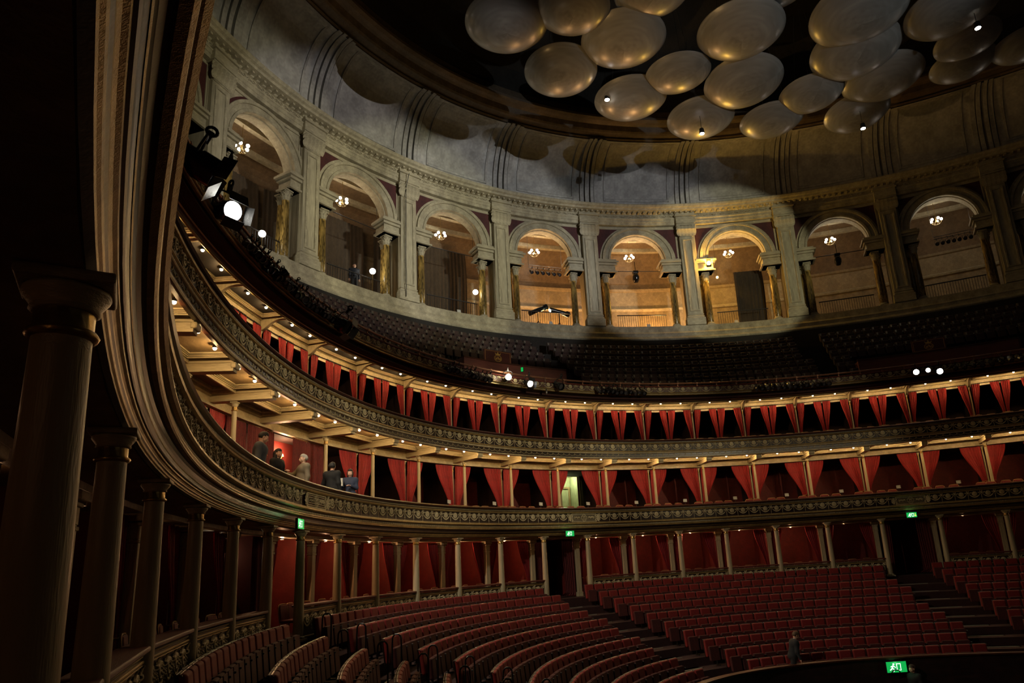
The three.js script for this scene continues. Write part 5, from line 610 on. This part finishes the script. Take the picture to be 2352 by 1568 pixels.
  mesh('shoe', [0, 1].map((i) => T3(rbox(R(0.095), R(0.075), R(0.26), R(0.03)), ank[i].x * 1.06, R(0.038), ank[i].z + R(0.06))), M.blackGloss, g);
  if (o.collar) mesh('collar', fieldMesh(30, neck.clone().add(L(0, 0.0, 0.02)), R(0.12), [[neck.clone().add(L(0, -0.02, 0.005)), neck.clone().add(L(0, 0.025, 0.008)), R(0.072), R(0.064)]], R(0.01)), std(o.collar, 0.8, { bump: 0 }), g);
  if (o.tie) mesh('tie', [bar(neck.clone().add(L(0, -0.03, 0.075)), T(0, 1.2, 0.165), R(0.018), 6)], std(o.tie, 0.7, { bump: 0 }), g);
  const hair = [[HP(0, 0.125, -0.03), HP(0, 0.14, 0.0), R(0.088), R(0.085)], [HP(0.03, 0.09, -0.055), HP(-0.03, 0.09, -0.055), R(0.07), R(0.07)]]; if (o.hair === 'long') hair.push([HP(0.05, 0.06, -0.05), HP(0.08, -0.10, -0.03), R(0.06), R(0.05)], [HP(-0.05, 0.06, -0.05), HP(-0.08, -0.10, -0.03), R(0.06), R(0.05)], [HP(0, 0.05, -0.07), HP(0, -0.12, -0.07), R(0.07), R(0.06)]); if (o.hair === 'bob') hair.push([HP(0.06, 0.07, -0.03), HP(0.07, -0.01, -0.02), R(0.045), R(0.035)], [HP(-0.06, 0.07, -0.03), HP(-0.07, -0.01, -0.02), R(0.045), R(0.035)], [HP(0, 0.17, 0.03), HP(0, 0.165, 0.05), R(0.05), R(0.045)]);
  const inv = hq.clone().invert(); mesh('hair', fieldMesh(50, HP(0, 0.04, -0.02), R(0.24), hair, R(0.012), (p) => { const v = p.clone().sub(hb).applyQuaternion(inv).divideScalar(s); const face = Math.min(v.z - 0.035, 0.135 - v.y) ; return (o.hair === 'short' ? Math.max(face, 0.035 - v.y) : face) * s; }), std(o.hairColor, 0.7, { map: streak, s: 8 }), g);
  return { g, arms, hb };
}
const standAt = (q, d, t, h, turn) => { place(q.g, d, t * RAD, h, 0, 0, turn); return q; };
standAt(person('a', 'man in grey suit with blue collar and orange tie, head bowed, lowest balcony', 1.80, { lean: 0.10, nod: 0.35, turn: 0.1, top: lin(0.13, 0.14, 0.17), collar: lin(0.25, 0.35, 0.7), tie: lin(0.7, 0.25, 0.08), hair: 'short', hairColor: lin(0.02, 0.013, 0.01) }), -7.52, 53.0, 1.62, 0.25);
standAt(person('b', 'woman with long dark hair and black top facing the older man', 1.64, { woman: true, top: lin(0.010, 0.010, 0.011), topName: 'sweater', hair: 'long', hairColor: lin(0.012, 0.008, 0.007), nod: 0.1, turn: -0.15, arms: [{ e: [0.08, -0.26, 0.04], w: [-0.14, 0.02, 0.18] }, null] }), -7.45, 56.5, 1.62, -0.2);
standAt(person('c', 'older man with white hair and beige shirt holding out a hand', 1.72, { top: lin(0.30, 0.235, 0.145), topName: 'shirt', belly: true, hair: 'short', hairColor: lin(0.55, 0.52, 0.46), skin: lin(0.55, 0.34, 0.24), arms: [null, { e: [-0.06, -0.20, 0.20], w: [0.03, 0.05, 0.24], curl: 0.15 }], trousers: lin(0.05, 0.045, 0.04) }), -7.55, 60.1, 1.62, -2.35);
standAt(person('d', 'person in black with short dark hair turned away, beside the woman in blue', 1.74, { top: lin(0.008, 0.009, 0.009), hair: 'short', hairColor: lin(0.008, 0.007, 0.006), turn: 0.2, arms: [{ e: [0.10, -0.27, 0.03], w: [-0.10, -0.10, 0.2] }, null] }), -7.6, 64.5, 1.62, 1.5);
{ const q = standAt(person('e', 'smiling woman in a blue sweater holding a grey-green folder', 1.70, { woman: true, top: lin(0.055, 0.075, 0.15), topName: 'sweater', hair: 'bob', hairColor: lin(0.05, 0.022, 0.012), skin: lin(0.58, 0.36, 0.27), turn: 0.1, hem: 0.70, arms: [{ e: [0.05, -0.26, 0.06], w: [-0.16, 0.05, 0.2] }, { e: [-0.08, -0.25, 0.08], w: [-0.02, 0.06, 0.22], curl: 0.7 }] }), -7.5, 67.9, 1.62, -1.25);
  const f = group('folder', 'grey-green folder held by the woman in blue', 'folder'); q.g.updateMatrixWorld(true); f.position.copy(q.g.localToWorld(q.arms[1].w.clone().add(V3(0.0, 0.10, 0.07)))); f.rotation.set(0, q.g.rotation.y, 0); mesh('cover', T3(rbox(0.22, 0.27, 0.02, 0.008), 0, 0, 0, -0.3, 0.3), std(lin(0.16, 0.17, 0.12), 0.6), f); mesh('sheets', T3(box(0.205, 0.26, 0.012), 0, 0.0, 0.012, -0.3, 0.3), M.paper, f); }
standAt(person('f', 'man in a dark suit with fair hair leaning forward among the front stalls', 1.72, { lean: 0.28, nod: 0.2, top: lin(0.02, 0.022, 0.028), collar: lin(0.5, 0.55, 0.65), hair: 'short', hairColor: lin(0.16, 0.09, 0.045), trousers: lin(0.02, 0.02, 0.025), step: 0.10 }), -16.92, 110.4, -4.385, 1.35);
{ const q = person('g', 'dark-clothed man with brown hair at the bottom edge, beside the green sign', 1.76, { top: lin(0.012, 0.012, 0.013), hair: 'short', hairColor: lin(0.10, 0.055, 0.03), nod: 0.2 }); q.g.position.set(11.46, 0, -24.42); q.g.rotation.set(0, -1.2, 0); }
standAt(person('h', 'dim figure in dark clothes behind the rail of the second arch', 1.72, { top: lin(0.025, 0.03, 0.05), hair: 'short', hairColor: lin(0.05, 0.03, 0.02) }), 0.95, 87.4, 14.46, -0.4);
// ---------------------------------------------------------------- exit signs, doors, the bar, and small things
function exitTexture(arrow) { const c = document.createElement('canvas'); c.width = 256; c.height = 128; const x = c.getContext('2d'); x.fillStyle = '#0a7a34'; x.fillRect(0, 0, 256, 128); x.fillStyle = x.strokeStyle = '#f4fff4'; x.lineCap = 'round'; x.lineJoin = 'round'; x.fillRect(128, 22, 56, 84); x.fillStyle = '#0a7a34'; x.fillRect(136, 30, 40, 70); x.fillStyle = '#f4fff4'; x.beginPath(); x.arc(92, 30, 11, 0, 7); x.fill(); x.lineWidth = 13; x.beginPath(); x.moveTo(84, 48); x.lineTo(70, 76); x.lineTo(92, 92); x.lineTo(86, 112); x.moveTo(70, 76); x.lineTo(44, 98); x.stroke(); x.lineWidth = 10; x.beginPath(); x.moveTo(82, 48); x.lineTo(56, 60); x.moveTo(86, 50); x.lineTo(112, 68); x.stroke(); if (arrow) { x.strokeStyle = '#ffe04a'; x.lineWidth = 9; x.beginPath(); x.moveTo(220, 28); x.lineTo(220, 98); x.moveTo(202, 78); x.lineTo(220, 100); x.lineTo(238, 78); x.stroke(); } const t = new THREE.CanvasTexture(c); t.colorSpace = THREE.SRGBColorSpace; return t; }
const exitMaps = [exitTexture(false), exitTexture(true)], exitFace = exitMaps.map((m) => new THREE.MeshStandardMaterial({ color: 0x111111, roughness: 0.4, map: m, emissive: 0xffffff, emissiveMap: m, emissiveIntensity: 2.2 }));
function exitSign(p, ry, w, h, label, arrow, power) { const g = group('exit_sign', label, 'exit sign', undefined); g.position.copy(p); g.rotation.set(0, ry, 0); mesh('case', rbox(w + 0.03, h + 0.03, 0.06, 0.012), M.black, g); mesh('face', new THREE.PlaneGeometry(w, h).translate(0, 0, 0.032), exitFace[arrow ? 1 : 0], g); mesh('bracket', [bar([-w * 0.3, h / 2, 0], [-w * 0.3, h / 2 + 0.06, -0.02], 0.008, 5), bar([w * 0.3, h / 2, 0], [w * 0.3, h / 2 + 0.06, -0.02], 0.008, 5)], M.black, g); const l = new THREE.PointLight(lin(0.25, 1, 0.4), power * K, 0, 2); l.position.set(0, h * 0.3, 0.10); l.castShadow = true; l.shadow.radius = 4; l.name = 'exit_sign_light'; g.add(l); return g; }
[[55.2, 1.30, 'left aisle entrance', false], [100.5, 1.30, 'middle entrance', false], [143.06, 1.29, 'right entrance', true]].forEach(([t, h, w, a]) => { const f = frame(-8.30, t * RAD, h); exitSign(f.p, f.ry, 0.44, 0.23, `green running-man exit sign under the lowest balcony at the ${w}`, a, 0.10); });
{ const f = frame(-17.28, 124.8 * RAD, -4.0); exitSign(f.p, f.ry, 0.66, 0.34, 'large green exit sign low on the arena wall', false, 0.15); const g = group('door_handle_bar', 'black curved pull bar in front of the low exit sign', 'handle'); const q = frame(-17.4, 124.5 * RAD, -4.12); g.position.copy(q.p); g.rotation.set(0, q.ry, 0); mesh('bar', tube([[-0.2, -0.05, 0], [-0.1, 0.05, 0.03], [0.05, 0.03, 0.03], [0.12, -0.1, 0]], 0.018, 6, 16), M.black, g); }
{ const f = frame(-4.93, 100.6 * RAD, 9.72); exitSign(f.p, f.ry - 0.9, 0.52, 0.22, 'tilted green exit sign beside the crest banner', false, 0.3); }
// lit doorway at the back of the lowest balcony, with a framed picture
function paintingTexture() { const c = document.createElement('canvas'); c.width = 128; c.height = 192; const x = c.getContext('2d'); x.fillStyle = '#1d2a22'; x.fillRect(0, 0, 128, 192); x.fillStyle = '#a02a2a'; x.beginPath(); x.moveTo(40, 190); x.lineTo(36, 96); x.quadraticCurveTo(56, 72, 78, 92); x.lineTo(104, 190); x.fill(); x.fillStyle = '#c9a184'; x.beginPath(); x.ellipse(56, 66, 15, 19, 0, 0, 7); x.fill(); x.fillStyle = '#cfcabd'; x.beginPath(); x.ellipse(55, 52, 18, 11, 0, 0, 7); x.fill(); x.strokeStyle = '#7e1d1f'; x.lineWidth = 5; for (const k of [50, 66, 84]) { x.beginPath(); x.moveTo(k, 100); x.lineTo(k + 6, 188); x.stroke(); } const t = new THREE.CanvasTexture(c); t.colorSpace = THREE.SRGBColorSpace; return t; }
{ const d1 = struct('door'); const tc = 108.95 * RAD, pale = std(lin(0.55, 0.58, 0.36), 0.7); place(d1, -3.36, tc, 1.95);
  mesh('jamb', [box(0.12, 2.6, 0.16, -0.62, 1.3, 0.06), box(0.12, 2.6, 0.16, 0.62, 1.3, 0.06), box(1.36, 0.12, 0.16, 0, 2.62, 0.06)], M.creamDark, d1); mesh('corridor', [box(1.3, 2.7, 0.04, 0, 1.35, -1.3), box(0.04, 2.7, 1.4, -0.64, 1.35, -0.65), box(0.04, 2.7, 1.4, 0.64, 1.35, -0.65), box(1.3, 0.04, 1.4, 0, 2.7, -0.65), box(1.3, 0.04, 1.4, 0, 0.0, -0.65)], pale, d1); mesh('panel_moulding', [T3(rectFrame(1.1, 2.0, 0.08, 0.04), 0, 1.15, -1.27)], M.creamDark, d1);
  const pl = group('ceiling_spot', 'round ceiling light inside the lit doorway of the lowest balcony', 'lamp'); place(pl, -3.36, tc, 1.95, 0.05, -0.7); mesh('disc', cyl(0.11, 0.11, 0.03, 16, 0, 2.66, 0), glow(lin(0.95, 1, 0.8), 12), pl); mesh('ring', T3(new THREE.TorusGeometry(0.12, 0.015, 6, 20), 0, 2.65, 0, Math.PI / 2), M.steel, pl); const l = new THREE.PointLight(lin(0.92, 1, 0.62), 3.2 * K, 0, 2); l.position.set(0, 2.55, 0); l.castShadow = true; l.shadow.radius = 5; l.name = 'doorway_light'; pl.add(l);
  const pic = group('picture', 'framed portrait of a robed figure in red inside the lit doorway', 'picture'); place(pic, -3.36, tc, 1.95, -0.28, -1.24); mesh('frame', T3(rectFrame(0.62, 0.86, 0.06, 0.04), 0, 1.35, 0), M.wood, pic); mesh('canvas', new THREE.PlaneGeometry(0.52, 0.76).translate(0, 1.35, 0.015), new THREE.MeshStandardMaterial({ map: paintingTexture(), roughness: 0.6 }), pic);
  const leafD = struct('door_leaf'); place(leafD, -3.3, tc, 1.95, 0.72, 0.3, -0.9); mesh('panel', rbox(0.06, 2.5, 0.9, 0.01, 0, 1.25, 0.1), std(lin(0.10, 0.11, 0.05), 0.6), leafD); }
// double door behind the right entrance, its glass panes lit from the passage
function doubleDoor(t, d, h, name) { const g = struct(name); place(g, d, t, h); const wd = std(lin(0.09, 0.05, 0.025), 0.5), pane = glow(lin(0.62, 0.72, 0.42), 0.28, 0x222222), paneB = glow(lin(0.35, 0.62, 0.52), 0.25, 0x222222); mesh('frame', [box(0.1, 2.35, 0.14, -0.85, 1.17, 0), box(0.1, 2.35, 0.14, 0.85, 1.17, 0), box(1.8, 0.1, 0.14, 0, 2.32, 0)], wd, g); for (const s of [-1, 1]) { mesh('door', rbox(0.78, 2.24, 0.06, 0.01, s * 0.4, 1.13, 0), wd, g); mesh('pane', box(0.2, s < 0 ? 1.2 : 0.6, 0.02, s * 0.32, s < 0 ? 1.4 : 1.7, 0.03), s < 0 ? pane : paneB, g); mesh('kick_plate', box(0.7, 0.2, 0.01, s * 0.4, 0.14, 0.035), M.brass, g); mesh('handle', bar([s * 0.1, 1.0, 0.07], [s * 0.1, 1.3, 0.07], 0.014, 6), M.brass, g); } return g; }
doubleDoor(144.7 * RAD, -4.38, -1.45, 'door'); 
{ const g = struct('door'); place(g, -4.38, 109.6 * RAD, -1.45); mesh('frame', [box(0.1, 2.6, 0.12, -0.5, 1.3, 0), box(0.1, 2.6, 0.12, 0.5, 1.3, 0), box(1.1, 0.1, 0.12, 0, 2.6, 0)], M.wood, g); mesh('door', rbox(0.9, 2.55, 0.05, 0.01, 0, 1.28, 0), std(lin(0.03, 0.05, 0.025), 0.4), g); mesh('pane', box(0.2, 0.52, 0.02, -0.2, 2.2, 0.03), glow(lin(0.55, 0.8, 0.25), 0.55, 0x222222), g); }
// dark drapes at the open entrances between the boxes
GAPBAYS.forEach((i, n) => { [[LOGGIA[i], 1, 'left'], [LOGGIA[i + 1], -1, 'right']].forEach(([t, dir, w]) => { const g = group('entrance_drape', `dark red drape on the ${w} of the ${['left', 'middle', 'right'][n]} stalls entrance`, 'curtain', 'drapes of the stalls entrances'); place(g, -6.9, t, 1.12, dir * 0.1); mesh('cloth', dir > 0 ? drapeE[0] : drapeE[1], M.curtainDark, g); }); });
// bar shelf with bottles beside the left entrance
{ const g = group('bar_shelf', 'small bar shelf unit with glass shelves behind the left entrance', 'shelf'); place(g, -5.7, LOGGIA[7], -0.55, -0.17, 0, -Math.PI / 2); mesh('back', box(0.9, 1.2, 0.03, 0, 0.7, -0.1), M.wood, g); for (const y of [0.42, 0.8, 1.15]) mesh('shelf', box(0.86, 0.02, 0.18, 0, y, 0), M.steel, g); mesh('cabinet', rbox(0.94, 1.2, 0.34, 0.015, 0, -0.29, 0.04), M.black, g);
  const bot = lathe([[0, 0], [0.032, 0.005], [0.034, 0.15], [0.012, 0.2], [0.012, 0.26], [0, 0.26]], 10), glassM = new THREE.MeshPhysicalMaterial({ color: lin(0.5, 0.45, 0.3), roughness: 0.1, metalness: 0.1, clearcoat: 1 }); let n = 0; for (const y of [0.43, 0.81]) for (let k = 0; k < 6; k++) { n++; const b = group('bottle', `${ord(k + 1)} small bottle on the ${y < 0.5 ? 'lower' : 'upper'} shelf of the bar`, 'bottle', 'bottles on the bar shelf'); g.updateMatrixWorld(true); b.position.copy(g.localToWorld(V3(-0.35 + k * 0.14, y, 0.02))); mesh('glass', bot, glassM, b); mesh('cap', cyl(0.014, 0.014, 0.03, 8, 0, 0.27, 0), M.brass, b); }
  const f = frame(-5.7, LOGGIA[7], 0.75, -0.5, 0); const sp = group('bar_lamp', 'small lamp over the bar shelf', 'lamp'); sp.position.copy(f.p); mesh('shade', ball(0.04, 0, 0, 0, 8), glow(lin(1, 0.8, 0.5), 4), sp); mesh('stem', bar([0, 0.04, 0], [0, 0.45, 0], 0.008, 4), M.black, sp); pointLight(f.p.x, f.p.y, f.p.z, lin(1, 0.75, 0.45), 0.35 * K, 0.04, 'bar_lamp_light'); }
// wall lamp that makes the large box glow red
{ const f = frame(-4.72, 67.3 * RAD, 4.0, 0, 0.14), g = group('wall_lamp', 'gilt wall lamp on the glowing red wall of the large box', 'lamp'); g.position.copy(f.p); g.rotation.set(0, f.ry, 0); mesh('back_plate', T3(lathe([[0, 0.02], [0.06, 0.015], [0.07, 0], [0, 0]], 14), 0, 0, -0.08, Math.PI / 2), M.brass, g); for (const s of [-1, 1]) { const am = mesh('arm', tube([[0, -0.02, -0.06], [s * 0.06, -0.06, 0], [s * 0.10, 0.0, 0.02]], 0.01, 5, 12), M.brass, g); const sh = mesh('shade', lathe([[0.05, 0], [0.03, 0.08]], 14), new THREE.MeshPhysicalMaterial({ color: lin(0.9, 0.75, 0.45), roughness: 0.9, transmission: 0.4, side: THREE.DoubleSide, emissive: lin(1, 0.65, 0.25), emissiveIntensity: 2 }), am); sh.position.set(s * 0.10, 0.01, 0.02); } const l = new THREE.PointLight(lin(1, 0.55, 0.28), 5.5 * K, 0, 2); l.position.set(0, 0.12, 0.16); l.castShadow = true; l.shadow.radius = 3; l.name = 'wall_lamp_light'; g.add(l); }
// white cards and table tops on the lowest balcony
GRID.forEach((t, i) => { if (t < 82 * RAD || t > 150 * RAD) return; const g = group('card', `white card standing on the lowest balcony right of the ${ord(i - 1)} half column`, 'card', 'white cards on the lowest balcony'); const f = frame(-6.95, t, 2.74, 1.0, 0); g.position.copy(f.p); g.rotation.set(-0.1, f.ry, 0); mesh('sheet', box(0.2, 0.15, 0.006), M.paper, g); mesh('stand', bar([0, -0.06, -0.02], [0, -0.95, -0.02], 0.012, 5), M.black, g); });
// the double camera and rails at the bottom right
{ const g = group('film_camera', 'film camera on a tripod at the foot of the stalls', 'camera'); g.position.set(8.55, 0, -26.1); g.rotation.set(0, 0.6, 0); mesh('body', [rbox(0.22, 0.24, 0.42, 0.03, 0, 1.68, 0), rbox(0.16, 0.12, 0.2, 0.02, 0, 1.84, -0.05)], std(lin(0.10, 0.10, 0.09), 0.4), g); mesh('lens', [T3(cyl(0.07, 0.085, 0.24, 14), 0, 1.69, 0.32, Math.PI / 2)], M.blackGloss, g); mesh('handle', tube([[-0.85, 1.80, 0.05], [-0.4, 1.84, 0.02], [0, 1.93, 0], [0.3, 1.90, -0.05], [0.42, 1.86, -0.1]], 0.014, 6, 20), M.steel, g); for (let k = 0; k < 3; k++) mesh('leg', bar([0, 1.5, 0], [Math.cos(k * 2.09) * 0.5, 0.02, Math.sin(k * 2.09) * 0.5], 0.022, 6), M.black, g); mesh('head', cyl(0.07, 0.09, 0.14, 12, 0, 1.52, 0), M.black, g); }
[[[6.9, 1.45, -26.4], [7.6, 1.40, -25.6], [8.15, 1.05, -24.6], 'nearer'], [[8.1, 1.6, -27.2], [8.6, 1.55, -26.6], [9.2, 1.10, -24.9], 'farther']].forEach(([a, b, c, w]) => { const g = group('stair_rail', `sloping copper-coloured hand rail at the foot of the middle aisle, ${w} one`, 'handrail', 'sloping rails'); g.position.set(a[0], 0, a[2]); const r = (p) => V3(p[0] - a[0], p[1], p[2] - a[2]); mesh('rail', tube([r(a), r(b), r(c)], 0.024, 8, 24), M.copper, g); mesh('post', [bar(r(a), r([a[0], 0, a[2]]), 0.02, 6), bar(r(c), r([c[0], 0, c[2]]), 0.02, 6)], M.copper, g); });
[[9.6, -24.9, 'left'], [10.9, -25.0, 'right']].forEach(([x, z, w]) => { const g = group('barrier_rail', `low rounded steel barrier rail before the arena wall, ${w} one`, 'handrail', 'barrier rails'); g.position.set(x, 0, z); mesh('rail', tube([[-0.55, 0, 0], [-0.55, 1.28, 0], [-0.45, 1.4, 0], [0.45, 1.42, 0.05], [0.55, 1.3, 0.05], [0.55, 0, 0.05]], 0.022, 8, 50), M.copper, g); });
renderer.render(scene, camera);
